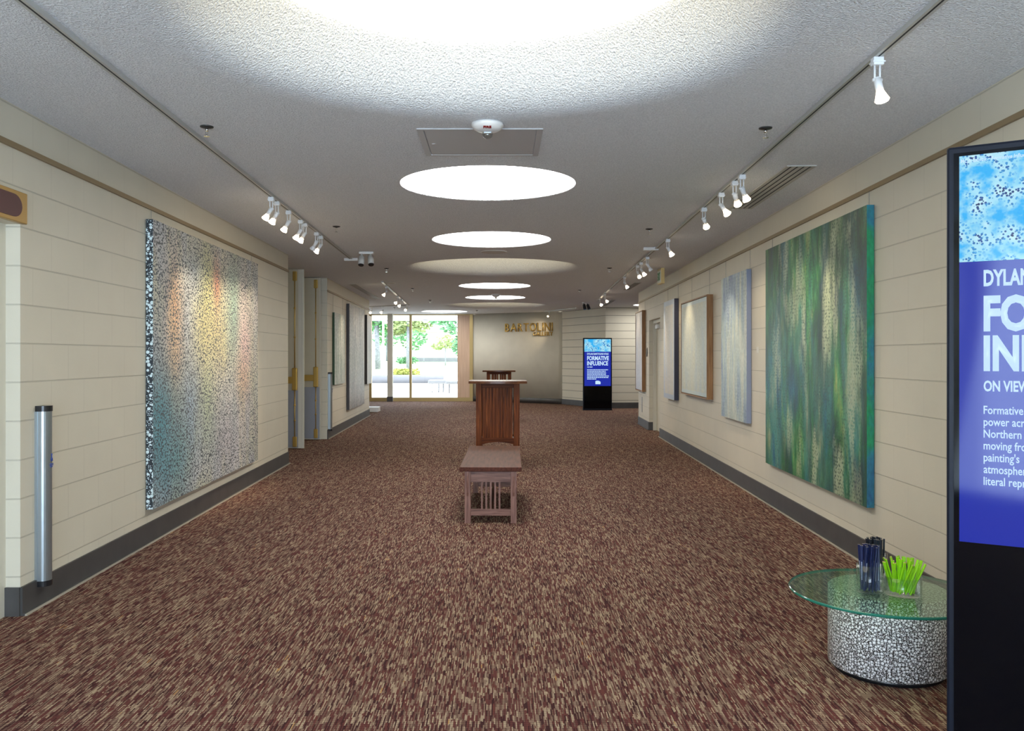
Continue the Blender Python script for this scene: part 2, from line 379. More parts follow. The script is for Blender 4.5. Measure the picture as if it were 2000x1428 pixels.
for i, y in enumerate(BIG):
    bm = B(); lathe(bm, [(1.07, 0), (1.05, .08), (.95, .18), (.75, .26), (.45, .31), (.2, .325), (0, .33)], 72)
    o = obj('skylight_dome', bm, m_diff_large, loc=(AX, y, H+.3055))
    tag(o, 'wide round plaster-coved skylight ' + where[i], 'skylight', 'large round skylights')
lab = ['bright small round skylight just beyond the access panel', 'bright small round skylight second along the row, before the middle wide one',
       'bright small round skylight right behind the middle wide one', 'bright small round skylight with a dome detector hanging before it',
       'bright round skylight off to the left by the glass wall', 'sliver of a round skylight over the side corridor at right']
for i, (x, y) in enumerate(SMALL):
    bm = B(); lathe(bm, [(.66, .0), (.645, -.028), (.58, -.043), (.4, -.056), (.2, -.062), (0, -.064)], NS)
    o = obj('skylight_diffuser', bm, m_diff_small, loc=(x, y, H+.055)); tag(o, lab[i], 'skylight', 'small round skylights')

# left wall near
wall('wall_left', FL, [(-2.7, 3.45, 0, .2, 0, H), (3.45, 4.545, 0, .2, 2.045, H), (4.545, 9.9, 0, .2, 0, H), (9.9, 11.05, 0, 1.3, 0, H)], m_block)
wall('wall_left_far', FL2, [(14.3, 20.1, 0, 1.15, 0, H)], m_block)
wall('wall_alcove', Frame(-4.0, 10.9, 0, 1), [(0, 3.6, 0, .2, 0, H)], m_plaster)
# right wall with a doorway
wall('wall_right', FR, [(-14.72, 2.7, 0, .2, 0, H), (-16.07, -14.72, 0, .2, 2.02, H), (-17.62, -16.07, 0, .2, 0, H)], m_block)
wall('wall_corridor_near', Frame(8.0, 17.4, -1, 0), [(0, 5.0, 0, .2, 0, H)], m_block)
# end of the hall
def wallY(x): return 26.5 - 0.565*(x+.82) - .018*(x+.82)**2
def ribbon(bm, pts, t, z0, z1):
    n = len(pts); off = []
    for i in range(n):
        a = Vector(pts[max(0, i-1)]); b = Vector(pts[min(n-1, i+1)]); d = (b-a).normalized(); off.append(Vector((-d.y, d.x)))
    F = [(bm.verts.new((*p, z0)), bm.verts.new((*p, z1)), bm.verts.new((p[0]+o.x*t, p[1]+o.y*t, z1)), bm.verts.new((p[0]+o.x*t, p[1]+o.y*t, z0))) for p, o in zip(pts, off)]
    for a, b in zip(F, F[1:]):
        for k in range(4):
            f = bm.faces.new((a[k], b[k], b[(k+1) % 4], a[(k+1) % 4])); f.smooth = k in (0, 2)
    bm.faces.new(F[0]); bm.faces.new(F[-1][::-1])
cpts = [(-.82+i*(2.62/24), wallY(-.82+i*(2.62/24))) for i in range(25)]
bm = B(); ribbon(bm, cpts, .2, 0, H); struct('wall_end', bm, m_plaster)
pA = cpts[-1]; pB = (2.79, 22.85); pC = (8.3, 23.45)
FE1 = Frame(*pA, pB[0]-pA[0], pB[1]-pA[1]); L1 = math.hypot(pB[0]-pA[0], pB[1]-pA[1])
FE2 = Frame(*pB, pC[0]-pB[0], pC[1]-pB[1]); L2 = math.hypot(pC[0]-pB[0], pC[1]-pB[1])
wall('wall_end_angled', FE1, [(0, L1, 0, .12, 0, H)], m_block_end)
wall('wall_corridor_far', FE2, [(0.02, L2, 0, .2, 0, H)], m_block_end)
wall('wall_corridor_end', Frame(8.0, 24, 0, -1), [(0, 7, 0, .2, 0, H)], m_plaster)
wall('wall_lobby_left', Frame(-7.5, 14, 0, 1), [(0, 12.6, 0, .2, 0, H)], m_plaster)
wall('wall_lobby_near', Frame(-3.4, 20.1, -1, 0), [(.1, 4.1, 0, .15, 0, H)], m_plaster)

# baseboards (cove base) and pale carpet edge
def basebd(name, fr, runs):
    bm = B()
    for a, b in runs:
        box(bm, a, b, -.012, 0, 0, .15); box(bm, a, b, -.024, -.012, 0, .012)
    return struct(name, bm, m_base, fr.o, fr.a)
basebd('baseboard_left', FL, [(-2.6, 3.4), (4.545, 11.05)])
basebd('baseboard_left_far', FL2, [(14.3, 20.1)])
basebd('baseboard_right', FR, [(-14.72, 2.6), (-17.62, -16.07)])
basebd('baseboard_end_angled', FE1, [(0, L1)])
basebd('baseboard_corridor', FE2, [(0, L2)])
bm = B(); ribbon(bm, cpts, -.012, 0, .15); struct('baseboard_end', bm, m_base)
for nm, fr, a, b in (('trim_1', FL, 4.545, 11.05), ('trim_2', FL2, 14.3, 20.1), ('trim_3', FR, -14.72, 2.4)):
    bm = B(); box(bm, a, b, -.034, -.024, 0, .009); struct(nm, bm, m_edge, fr.o, fr.a)
# reveal base at the near left door and the far right door
bm = B(); box(bm, 4.533, 4.545, 0, .075, 0, .15); struct('baseboard_reveal', bm, m_base, FL.o, FL.a)
bm = B(); box(bm, -16.07, -16.058, 0, .07, 0, .15); struct('baseboard_reveal_right', bm, m_base, FR.o, FR.a)

# picture rails
for nm, fr, a, b in (('trim_4', FL, -2.6, 11.05), ('trim_5', FL2, 14.3, 20.1), ('trim_6', FR, -17.62, 2.6)):
    bm = B(); box(bm, a, b, -.012, 0, 2.425, 2.455); box(bm, a, b, -.016, -.012, 2.425, 2.432); struct(nm, bm, m_rail, fr.o, fr.a)

# near left door, seen only as its frame
d = bpy.data.objects.new('door_1', None); C.objects.link(d); d['kind'] = 'structure'; d.location = FL.o; d.rotation_euler = (0, 0, FL.a)
bm = B(); box(bm, 4.485, 4.545, .075, .2, 0, 2.045); box(bm, 3.45, 3.51, .075, .2, 0, 2.045); box(bm, 3.51, 4.485, .075, .2, 1.985, 2.045); obj('door_frame', bm, m_frame, d)
bm = B(); box(bm, 3.512, 4.483, .13, .175, .005, 1.983); obj('door_leaf', bm, m_cream, d)
# far right door
d = bpy.data.objects.new('door_2', None); C.objects.link(d); d['kind'] = 'structure'; d.location = FR.o; d.rotation_euler = (0, 0, FR.a)
bm = B(); box(bm, -16.07, -16.01, .07, .2, 0, 2.02); box(bm, -14.78, -14.72, .07, .2, 0, 2.02); box(bm, -16.01, -14.78, .07, .2, 1.96, 2.02); obj('door_frame', bm, m_frame, d)
bm = B(); box(bm, -16.008, -14.782, .13, .175, .005, 1.958); obj('door_leaf', bm, m_cream, d)
bm = B(); box(bm, -15.9, -15.62, .085, .13, 1.86, 1.93, bev=.006); box(bm, -15.7, -15.68, .07, .09, 1.93, 1.95); obj('door_closer', bm, m_white, d)
bm = B(); cyl(bm, (-15.0, .13, 1.02), (-15.0, .07, 1.02), .012); cyl(bm, (-15.0, .075, 1.02), (-15.12, .075, 1.02), .011); obj('door_handle', bm, m_black, d)

# double doors folded into the alcove
def fire_door(label, y, xe, group, st, rx):
    t = thing('open_door', label, 'door', (xe, y, 0), 0, group)
    W_ = .93; hh = H-.012
    bm = B(); box(bm, -W_, -st, 0, .045, .008, hh); obj('door_leaf', bm, m_cream, t)
    bm = B(); box(bm, -st, -st*.35, -.004, .05, .008, hh); box(bm, -st*.35, 0, -.012, .02, .008, hh, bev=.003); s = obj('meeting_stile', bm, m_frame, t); s['label'] = 'pale meeting edge strip'
    bm = B(); box(bm, -W_+.01, -st-.003, -.003, 0, .02, .86); k = obj('kick_plate', bm, m_kick, t); k['label'] = 'blue grey lower plate'
    bm = B(); box(bm, -W_+.05, rx-.03, -.045, -.012, .96, 1.06, bev=.006); box(bm, -W_+.05, -W_+.12, -.05, 0, .95, 1.07); obj('panic_bar', bm, m_gold, t)
    bm = B(); box(bm, rx-.037, rx+.037, -.055, 0, .86, 1.19, bev=.012); obj('latch_case', bm, m_gold, t)
    for z0, z1 in ((.18, .86), (1.19, hh-.16)):
        bm = B(); cyl(bm, (rx, -.03, z0), (rx, -.03, z1), .008, n=10)
        for k_ in range(2):
            zz = z0+(z1-z0)*(.35+.33*k_); cyl(bm, (rx, -.03, zz-.01), (rx, -.03, zz+.01), .016, n=10); box(bm, rx-.006, rx+.006, -.03, 0, zz-.008, zz+.008)
        obj('vertical_rod', bm, m_gold, t)
    for z0, z1 in ((.03, .18), (hh-.17, hh-.03)):
        bm = B(); box(bm, rx-.03, rx+.03, -.045, 0, z0, z1, bev=.01); obj('rod_latch', bm, m_gold, t)
    return t
fire_door('open cream door with brass panic bar, nearer of the pair past the left wall', 12.8, -2.87, 'doors folded into the left alcove', .085, -.13)
fire_door('open cream door with brass panic bar, farther one against the block corner', 14.18, -2.905, 'doors folded into the left alcove', .02, -.078)

# sign plaque over the near left door
t = thing('door_plaque', 'gold plaque with maroon rounded panel above the near left doorway', 'sign', FL.P(4.12, 0, 2.05), FL.a)
bm = B(); box(bm, -.44, .44, -.03, -.001, -.005, .155, bev=.004); obj('plaque_plate', bm, M('plaque_gold', (.42, .25, .06), .4, .3), t)
bm = B()
pts = []
for cx, a0 in ((.30, -PI/2), (-.30, PI/2)):
    for i in range(13):
        a = a0+PI*i/12; pts.append((cx+.10*math.cos(a)*.8, .075+.058*math.sin(a)))
f = [bm.verts.new((x, -.034, z)) for x, z in pts]; g = [bm.verts.new((x, -.029, z)) for x, z in pts]
bm.faces.new(f); bm.faces.new(g[::-1])
for i in range(len(f)): bm.faces.new((f[i], f[(i+1) % len(f)], g[(i+1) % len(g)], g[i]))
obj('maroon_panel', bm, M('plaque_maroon', (.085, .022, .022), .5), t)['label'] = 'dark maroon rounded panel'

# ------------------------------------------------------------------ far glass wall
WY = 26.5
wd = bpy.data.objects.new('window_1', None); C.objects.link(wd); wd['kind'] = 'structure'; wd.location = (0, WY, 0)
bm = B(); box(bm, -7.6, -.80, -.04, .06, 0, .115); obj('bottom_rail', bm, m_bronze, wd)
bm = B(); box(bm, -7.6, -.80, -.03, .05, H-.03, H-.002); obj('top_rail', bm, m_bronze, wd)
for x0, x1 in ((-4.02, -3.88), (-2.73, -2.66), (-.90, -.80), (-5.9, -5.82)):
    bm = B(); box(bm, x0, x1, -.04, .06, .115, H-.03); obj('mullion', bm, m_bronze, wd)
for x0, x1 in ((-3.88, -2.73), (-2.66, -1.27), (-5.82, -4.02)):
    bm = B(); box(bm, x0, x1, .005, .012, .115, H-.03); obj('pane', bm, m_pane, wd)
bm = B(); box(bm, -1.27, -.90, -.01, .02, .115, H-.03); obj('veneer_panel', bm, m_ply, wd)
bm = B(); box(bm, -7.55, -5.9, -.02, .1, 0, H); struct('wall_lobby_end', bm, m_plaster, (0, WY, 0))
# column before the glass
bm = B(); box(bm, -3.37, -3.215, 26.22, 26.40, 0, H); struct('trim_7', bm, m_plaster)
bm = B(); box(bm, -3.382, -3.203, 26.208, 26.22, 0, .15); struct('baseboard_column', bm, m_base)

# entrance glass behind the camera
wd = bpy.data.objects.new('window_2', None); C.objects.link(wd); wd['kind'] = 'structure'; wd.location = (0, -2.6, 0)
bm = B()
for x in (-2.25, -1.15, 0, 1.15, 2.1): box(bm, x-.03, x+.03, -.04, .04, 0, H-.002)
box(bm, -2.3, 2.12, -.04, .04, 0, .1); box(bm, -2.3, 2.12, -.04, .04, H-.1, H-.002); obj('window_frame', bm, m_bronze, wd)
bm = B(); box(bm, -2.25, 2.1, -.004, .004, .1, H-.1); obj('pane', bm, m_pane, wd)

# ------------------------------------------------------------------ paintings
def painting(fr, x0, x1, z0, z1, depth, face, edge, label, name='painting', frame=None, wires=(.03, .97), group=None):
    """x0 < x1 in wall coordinates; canvas face looks along -y of the frame"""
    W_, H_ = x1-x0, z1-z0
    t = thing(name, label, 'painting', fr.P(x0, -.004, z0), fr.a, group)
    fw = .022 if frame else 0
    bm = B()
    fs = box(bm, fw, W_-fw, -depth+(.006 if frame else 0), 0, fw, H_-fw, 1)
    for f in fs:
        if f.calc_center_median().y < -depth*.8: f.material_index = 0
    obj('canvas', bm, [face, edge], t)
    if frame:
        bm = B()
        box(bm, 0, .016, -depth, 0, 0, H_); box(bm, W_-.016, W_, -depth, 0, 0, H_)
        box(bm, .016, W_-.016, -depth, 0, 0, .016); box(bm, .016, W_-.016, -depth, 0, H_-.016, H_)
        obj('frame', bm, frame, t)
    for q in wires:
        bm = B(); cyl(bm, (W_*q, -.004, H_-.02), (W_*q, -.004, 2.43-z0), .0016, n=6); obj('hanging_wire', bm, m_wire, t)
    return t
m_edge_dots = mat_dots('dotted_edge', 38, (.72, .85, .88), (.02, .03, .04), .50, dims='3D')
painting(FL, 6.27, 9.30, .252, 2.345, .05, mat_dots_face(), m_edge_dots, 'huge pale canvas of tiny dots with pastel blooms, white spotted edge, on the left wall')
def mat_green():
    m, nt, p, N, L = base('green_canvas')
    tc = N('ShaderNodeTexCoord'); o = tc.outputs['Object']
    def nz(sc, loc, det=5, dist=.3):
        n = N('ShaderNodeTexNoise'); n.inputs['Scale'].default_value = 1; n.inputs['Detail'].default_value = det; n.inputs['Roughness'].default_value = .6
        n.inputs['Distortion'].default_value = dist; L(mapping(N, L, o, sc, loc), n.inputs['Vector']); return n.outputs['Fac']
    r1 = ramp(N, [(.30, (.008, .04, .12)), (.40, (.010, .10, .085)), (.47, (.010, .14, .04)), (.53, (.018, .23, .06)), (.59, (.09, .34, .10)), (.66, (.26, .40, .08)), (.73, (.55, .52, .16))]); L(nz((5.5, 5.5, 1.6), (11, 0, 3)), r1.inputs['Fac'])
    r2 = ramp(N, [(.30, (.02, .10, .26)), (.42, (.02, .22, .30)), (.50, (.06, .33, .28)), (.59, (.14, .36, .28)), (.68, (.42, .50, .30)), (.76, (.60, .48, .32))]); L(nz((4.5, 4.5, 1.2), (3, 0, 8.5)), r2.inputs['Fac'])
    mk = ramp(N, [(.46, (0, 0, 0)), (.62, (1, 1, 1))]); L(nz((2.2, 2.2, .6), (7.7, 0, 1.3), 4), mk.inputs['Fac'])
    c = mixc(N, L, mk.outputs['Color'], r1.outputs['Color'], r2.outputs['Color'])
    dk = ramp(N, [(.36, (.22, .24, .30)), (.62, (.92, .92, .92))]); L(nz((1.6, 1.6, .9), (1, 0, 5), 4), dk.inputs['Fac'])
    c = mixc(N, L, 1.0, c, dk.outputs['Color'], 'MULTIPLY')
    vo = N('ShaderNodeTexVoronoi'); vo.inputs['Scale'].default_value = 1; vo.inputs['Randomness'].default_value = .55
    L(mapping(N, L, o, (66, 66, 40)), vo.inputs['Vector'])
    k = ramp(N, [(.30, (1, 1, 1)), (.42, (0, 0, 0))]); L(vo.outputs['Distance'], k.inputs['Fac'])
    am = ramp(N, [(.50, (0, 0, 0)), (.62, (1, 1, 1))]); L(nz((4, 4, 1.0), (5, 1, 8), 3), am.inputs['Fac'])
    bm_ = ramp(N, [(.44, (0, 0, 0)), (.56, (1, 1, 1))]); L(nz((4, 4, 1.0), (9, 1, 2), 3), bm_.inputs['Fac'])
    gap = math_(N, L, 'SUBTRACT', 1.0, k.outputs['Color'])
    c = mixc(N, L, math_(N, L, 'MULTIPLY', math_(N, L, 'MULTIPLY', gap, am.outputs['Color']), .72), c, (.48, .55, .36))
    c = mixc(N, L, math_(N, L, 'MULTIPLY', math_(N, L, 'MULTIPLY', k.outputs['Color'], bm_.outputs['Color']), .75), c, (.008, .045, .035))
    g = ramp(N, [(.35, (.72, .72, .72)), (.65, (1, 1, 1))]); L(nz((70, 70, 28), (0, 0, 0), 3, 0), g.inputs['Fac'])
    c = mixc(N, L, 1.0, c, g.outputs['Color'], 'MULTIPLY')
    L(c, p.inputs['Base Color']); p.inputs['Roughness'].default_value = .45
    bump(N, L, p, k.outputs['Color'], .15, .003)
    return m
GREEN = mat_green()
gedge = mat_streaks('green_canvas_edge', [(.3, (.02, .06, .25)), (.45, (.02, .22, .30)), (.55, (.01, .30, .12)), (.7, (.03, .42, .2))], (3, 3, 1.2), (2, 0, 1))
painting(FR, -7.96, -5.573, .386, 2.326, .046, GREEN, gedge, 'largest canvas on the right wall, deep green and teal with streaks of yellow')
BLUE = mat_streaks('blue_grey_canvas', [(.30, (.06, .09, .26)), (.40, (.20, .27, .42)), (.48, (.34, .45, .52)), (.55, (.50, .58, .50)), (.62, (.66, .68, .58)), (.7, (.62, .58, .28))], (5, 5, .8), (4, 0, 8.2), dash=.3, dark=(.07, .1, .2), light=(.66, .74, .74))
painting(FR, -9.80, -8.655, .690, 2.225, .046, BLUE, M('slate_edge', (.22, .26, .37), .6), 'tall narrow blue grey canvas left of the big green painting')
PALE = mat_streaks('pale_yellow_canvas', [(.3, (.52, .60, .60)), (.5, (.64, .66, .54)), (.7, (.70, .68, .50))], (4, 4, 1.5), (1, 0, 2), dash=.25, light=(.72, .72, .58), dark=(.45, .5, .45), border=(1.79, 1.265, .07, (.50, .62, .66)))
painting(FR, -12.25, -10.46, .839, 2.104, .074, PALE, M('framed_canvas_edge', (.05, .05, .05), .6), 'pale yellow green canvas in an oak float frame on the right wall', frame=m_oak, wires=(.25, .9))  # near-black canvas sides inside the oak frame
PINK = mat_streaks('pale_pink_canvas', [(.3, (.50, .58, .66)), (.5, (.66, .62, .58)), (.7, (.72, .66, .54))], (4, 4, 1.2), (6, 0, 5), dash=.2, light=(.74, .70, .62), dark=(.46, .48, .52), border=(1.0, 1.505, .075, (.34, .46, .66)))
painting(FR, -13.86, -12.86, .71, 2.215, .066, PINK, M('navy_edge', (.025, .028, .055), .6), 'pale pinkish canvas with blue border and navy edge, right of the doorway')
FROST = mat_streaks('frosty_canvas', [(.3, (.52, .58, .68)), (.5, (.64, .66, .72)), (.7, (.72, .71, .72))], (5, 5, 1.2), (3, 0, 7), dash=.2, light=(.75, .76, .8), dark=(.5, .53, .6))
painting(FR, -17.58, -16.53, .69, 2.24, .066, FROST, M('framed_canvas_edge_far', (.05, .05, .05), .6), 'frosty white canvas in brown frame at the far end of the right wall', frame=m_oak)  # canvas sides near black here too, within the brown frame
# far left wall
PA = mat_streaks('moss_white_canvas', [(.3, (.10, .18, .10)), (.42, (.30, .36, .27)), (.52, (.58, .60, .50)), (.65, (.70, .68, .58))], (11, 11, 1.3), (3, 0, 2), grain=.3)
painting(FL2, 14.82, 16.0, .873, 2.11, .036, PA, M('moss_edge', (.03, .075, .035), .6), 'green and white streaked canvas, nearest the silver post on the far left wall')
PB_ = mat_streaks('grey_streak_canvas', [(.3, (.16, .15, .17)), (.42, (.34, .33, .34)), (.52, (.52, .50, .48)), (.65, (.66, .62, .56))], (11, 11, 1.0), (8, 0, 6), grain=.35)
painting(FL2, 16.46, 18.72, .35, 2.36, .055, PB_, M('charcoal_edge', (.06, .06, .07), .6), 'tall grey streaked canvas, largest on the far left wall')
painting(FL2, 19.22, 20.02, .747, 2.28, .055, mat_streaks('taupe_canvas', [(.3, (.34, .31, .30)), (.7, (.58, .54, .50))], (9, 9, 1)), M('umber_edge', (.05, .045, .042), .6), 'dark edged narrow canvas last on the far left wall')

# small wall cards and plates on the right wall
def plate(name, fr, x, z, w_, h_, d_, mat, label, cat):
    bm = B(); box(bm, -w_/2, w_/2, -d_, 0, -h_/2, h_/2, bev=min(d_, w_, h_)*.3); return tag(obj(name, bm, mat, None, fr.P(x, 0, z), fr.a), label, cat)
plate('caption_card', FR, -8.42, 1.42, .085, .06, .003, m_frame, 'small white caption card beside the narrow blue canvas', 'caption card')
bm = B(); lathe(bm, [(0, 0), (.055, 0), (.055, .008), (0, .008)], 28)
o = obj('room_sign', bm, M('sign_black', (.02, .02, .02), .5), None, FR.P(-16.32, 0, 1.44), FR.a); o.rotation_euler = (PI/2, 0, FR.a); o.scale = (1, 1.55, 1)
tag(o, 'small black oval sign between the doorway and the far framed canvas', 'sign')
plate('wall_outlet', FR, -17.05, .42, .075, .30, .008, M('outlet_grey', (.36, .36, .36), .5), 'grey outlet plate low on the far end of the right wall', 'outlet')

# silver door actuator posts on the left walls
m_blue_ink = M('blue_ink', (.02, .07, .35), .5)
def actuator(fr, x, z0, z1, label):
    t = thing('actuator_post', label, 'post', fr.P(x, 0, z0), fr.a, 'silver actuator posts')
    def prof(bm, za, zb, s=1.0):
        pts = [(-.044*s, 0), (-.044*s, -.028*s)] + [(.044*s*math.sin(a), -.028*s-.036*s*math.cos(a)) for a in [(-PI/2)*.9 + PI*.9*i/10 for i in range(11)]] + [(.044*s, -.028*s), (.044*s, 0)]
        a_ = [bm.verts.new((px, py, za)) for px, py in pts]; b_ = [bm.verts.new((px, py, zb)) for px, py in pts]
        n = len(pts)
        for i in range(n): bm.faces.new((a_[i], a_[(i+1) % n], b_[(i+1) % n], b_[i]))
        bm.faces.new(a_[::-1]); bm.faces.new(b_)
    hh = z1-z0
    bm = B(); prof(bm, .03, hh-.03); obj('post_body', bm, m_alu, t)
    bm = B(); prof(bm, 0, .03, 1.06); obj('end_cap', bm, m_black, t)
    bm = B(); prof(bm, hh-.03, hh, 1.06); obj('end_cap', bm, m_black, t)
    for xx in (-.052, -.047):
        pass
    bm = B(); box(bm, -.052, -.0442, -.012, 0, .03, hh-.03); obj('mounting_channel', bm, m_alu, t)
    # wheelchair mark and the line of small print under it
    zc = hh*.70; yy = -.0655
    bm = B()
    n = 20
    for i in range(n):
        a, b = 2*PI*i/n, 2*PI*(i+1)/n
        cyl(bm, (.004+.009*math.cos(a), yy, zc+.009*math.sin(a)), (.004+.009*math.cos(b), yy, zc+.009*math.sin(b)), .0015, n=5)
    cyl(bm, (.004, yy, zc), (.004, yy, zc+.022), .002, n=6); cyl(bm, (.004, yy, zc+.024), (.004, yy, zc+.031), .0035, n=8); cyl(bm, (.004, yy, zc), (.016, yy, zc-.008), .0018, n=6)
    for k, (ww, dz) in enumerate(((.034, -.024), (.034, -.032), (.022, -.040))):
        box(bm, .004-ww/2, .004+ww/2, yy-.0008, yy+.002, zc+dz-.0025, zc+dz+.0025)
    obj('accessibility_mark', bm, m_blue_ink, t)['label'] = 'blue wheelchair mark'
actuator(FL, 4.743, .11, 1.087, 'tall silver post with black caps, near left wall by the doorway')
actuator(FL2, 14.42, .128, 1.098, 'silver post with black cap at the corner past the double doors')

# ------------------------------------------------------------------ ceiling fittings
TRK = 0.022
def track(name, p0, p1, label):
    p0 = Vector((*p0, H)); p1 = Vector((*p1, H)); d_ = p1-p0; a = math.atan2(d_.y, d_.x); l = d_.length
    t = thing('track_rail' if not name else name, label, 'lighting track', p0, a)
    bm = B(); box(bm, 0, l, -.018, -.005, -TRK, 0); box(bm, 0, l, .005, .018, -TRK, 0); box(bm, 0, l, -.005, .005, -.010, 0); obj('rail', bm, m_trackgrey, t)
    bm = B(); box(bm, 0.01, l-.04, -.0049, .0049, -.0205, -.0102); obj('slot', bm, m_dark, t)
    bm = B(); box(bm, l-.03, l+.01, -.021, .021, -TRK-.002, 0); obj('end_cap', bm, m_white, t)
    return t
LT = ((-1.58, -1.9), (-1.94, 11.37))
RA = ((1.40, -1.9), (1.86, 10.3)); RB = ((1.862, 10.36), (2.13, 17.4)); RC = ((2.132, 17.45), (2.235, 19.7))
track('', *LT, 'long grey lighting track along the left of the ceiling')
track('', *RA, 'long grey lighting track nearest, along the right of the ceiling')
track('', *RB, 'lighting track second along the right, beyond the joint')
track('', *RC, 'short lighting track at the far end of the right row')
LF = ((-2.0, 14.9), (-2.26, 21.55)); LC = ((-3.6, 22.4), (-2.24, 21.75)); EC = ((1.28, 24.75), (2.05, 22.95))
track('', *LF, 'white lit lighting track before the left half of the glass wall')
track('', *LC, 'crosswise lighting track meeting the far left one by the glass wall')
track('', *EC, 'short slanted lighting track over the gold wall letters')
# end feed boxes
for (x, y), lb in (((-1.95, 11.46), 'white feed box at the far end of the left lighting track'), ((-1.85, 10.25), None), ((1.80, 10.33), 'white connector box at the joint of the right lighting tracks')):
    if lb is None: continue
    bm = B(); box(bm, -.09, .09, -.025, .025, -.035, 0, bev=.004); tag(obj('feed_box', bm, m_white, None, (x, y, H)), lb, 'box')

def lerp_track(tr, y):
    (x0, y0), (x1, y1) = tr; k = (y-y0)/(y1-y0); return x0+(x1-x0)*k
ORD = ['first', 'second', 'third', 'fourth', 'fifth', 'sixth', 'seventh', 'eighth', 'ninth', 'tenth', 'eleventh', 'twelfth', 'thirteenth', 'fourteenth']
def spot(tr, y, aim, label, lit=True, group='track spotlights', power=1.0):
    x = lerp_track(tr, y); z = H-TRK
    t = thing('track_spotlight', label, 'spotlight', (x, y, z), 0, group)
    bm = B(); box(bm, -.022, .022, -.018, .018, -.034, 0, bev=.003); box(bm, -.026, .026, -.022, .022, -.024, -.018); obj('adapter', bm, m_spothead, t)
    piv = Vector((0, 0, -.095))
    bm = B(); cyl(bm, (.011, 0, -.034), (.011, 0, -.10), .0045, n=8); cyl(bm, (-.011, 0, -.034), (-.011, 0, -.10), .0045, n=8); cyl(bm, (-.02, 0, -.095), (.02, 0, -.095), .007, n=10); obj('stem', bm, m_spothead, t)
    d_ = (Vector(aim) - (Vector((x, y, z))+piv)).normalized()
    bm = B(); p0 = piv - d_*.004; cyl(bm, p0, p0+d_*.06, .0165, n=20); cyl(bm, p0-d_*.006, p0, .012, .0165, n=20); obj('lamp_holder', bm, m_spothead, t)
    bm = B(); q = p0+d_*.06; cyl(bm, q, q+d_*.036, .017, .030, n=24, mi=1, caps=False)
    mr = frame_z(d_); n = 24
    rings = [[bm.verts.new(q+d_*(.036+dz) + mr @ Vector((r*math.cos(2*PI*i/n), r*math.sin(2*PI*i/n), 0))) for i in range(n)] for r, dz in ((.030, 0), (.026, .006), (.014, .010))]
    for a, b in zip(rings, rings[1:]):
        for i in range(n): bm.faces.new((a[i], a[(i+1) % n], b[(i+1) % n], b[i])).smooth = True
    bm.faces.new(rings[-1])
    b = obj('bulb', bm, [m_bulb if lit else m_bulb_off, m_spothead if not lit else m_bulb_rim], t); b['label'] = 'glowing lamp' if lit else 'unlit lamp'
    if lit:
        l = bpy.data.lights.new('lamp_beam', 'SPOT'); l.energy = SPOT_W*power; l.color = (1.0, .80, .56); l.spot_size = math.radians(62); l.spot_blend = .8; l.shadow_soft_size = .03
        lo = bpy.data.objects.new('lamp_beam', l); C.objects.link(lo); lo.parent = t; lo.location = q+d_*.055; lo.rotation_euler = d_.to_track_quat('-Z', 'Y').to_euler()
m_bulb_rim = M('bulb_glass_rim', (.9, .85, .75), .2, emit=(1, .82, .6), es=1.6)
YS = [(6.95, 7.0, 1), (7.15, 7.5, 1), (7.6, 7.9, 1), (8.12, 8.2, 1), (8.32, 8.6, 1), (8.93, 9.3, 0), (9.18, 9.0, 1)]
for i, (y, ay, lit) in enumerate(YS):
    spot(LT, y, FL.P(ay, -.05, 1.45), 'white spotlight aimed at the pastel canvas, %s from the near end of the left track' % ORD[i], bool(lit))
YS = [(3.71, (1.9, 3.35, .6)), (6.1, None, 6.6), (6.32, None, 7.3), (6.77, None, 6.2), (7.45, None, 8.6), (9.43, None, 9.3)]
for i, q in enumerate(YS):
    y = q[0]; aim = q[1] if q[1] else FR.P(-q[2], -.05, 1.3)
    spot(RA, y, aim, 'white spotlight %s from the near end of the right track' % ORD[i], power=.8)
YS = [(11.1, 11.2, 0), (11.75, 11.6, 1), (12.15, 13.2, 1), (13.85, 14.0, 1)]
for i, (y, ay, lit) in enumerate(YS):
    spot(RB, y, FR.P(-ay, -.05, 1.45), 'white spotlight %s along the second right track' % ORD[i], bool(lit), power=.8)
for i, (y, ay) in enumerate(((17.62, 16.9), (19.1, 17.5))):
    spot(RC, y, FR.P(-ay, -.05, 1.5), '%s white spotlight on the short far right track' % ('nearer', 'farther')[i], power=.8)
for i, (y, ay) in enumerate(((15.7, 15.6), (18.3, 17.2), (19.3, 18.4), (21.2, 19.7))):
    spot(LF, y, FL2.P(ay, -.05, 1.5), 'white spotlight %s along the far left track by the glass wall' % ORD[i], power=.8)
for i, x in enumerate((-3.25, -2.95)):
    k = (x+3.6)/1.36; spot(LC, 22.4-.65*k, (x-.8, 21.0, 1.2), '%s white spotlight on the crosswise track by the glass wall' % ('left', 'right')[i], power=.6)
spot(EC, 24.45, (.95, wallY(.95), 2.0), 'white spotlight lighting the gold wall letters', power=.45)
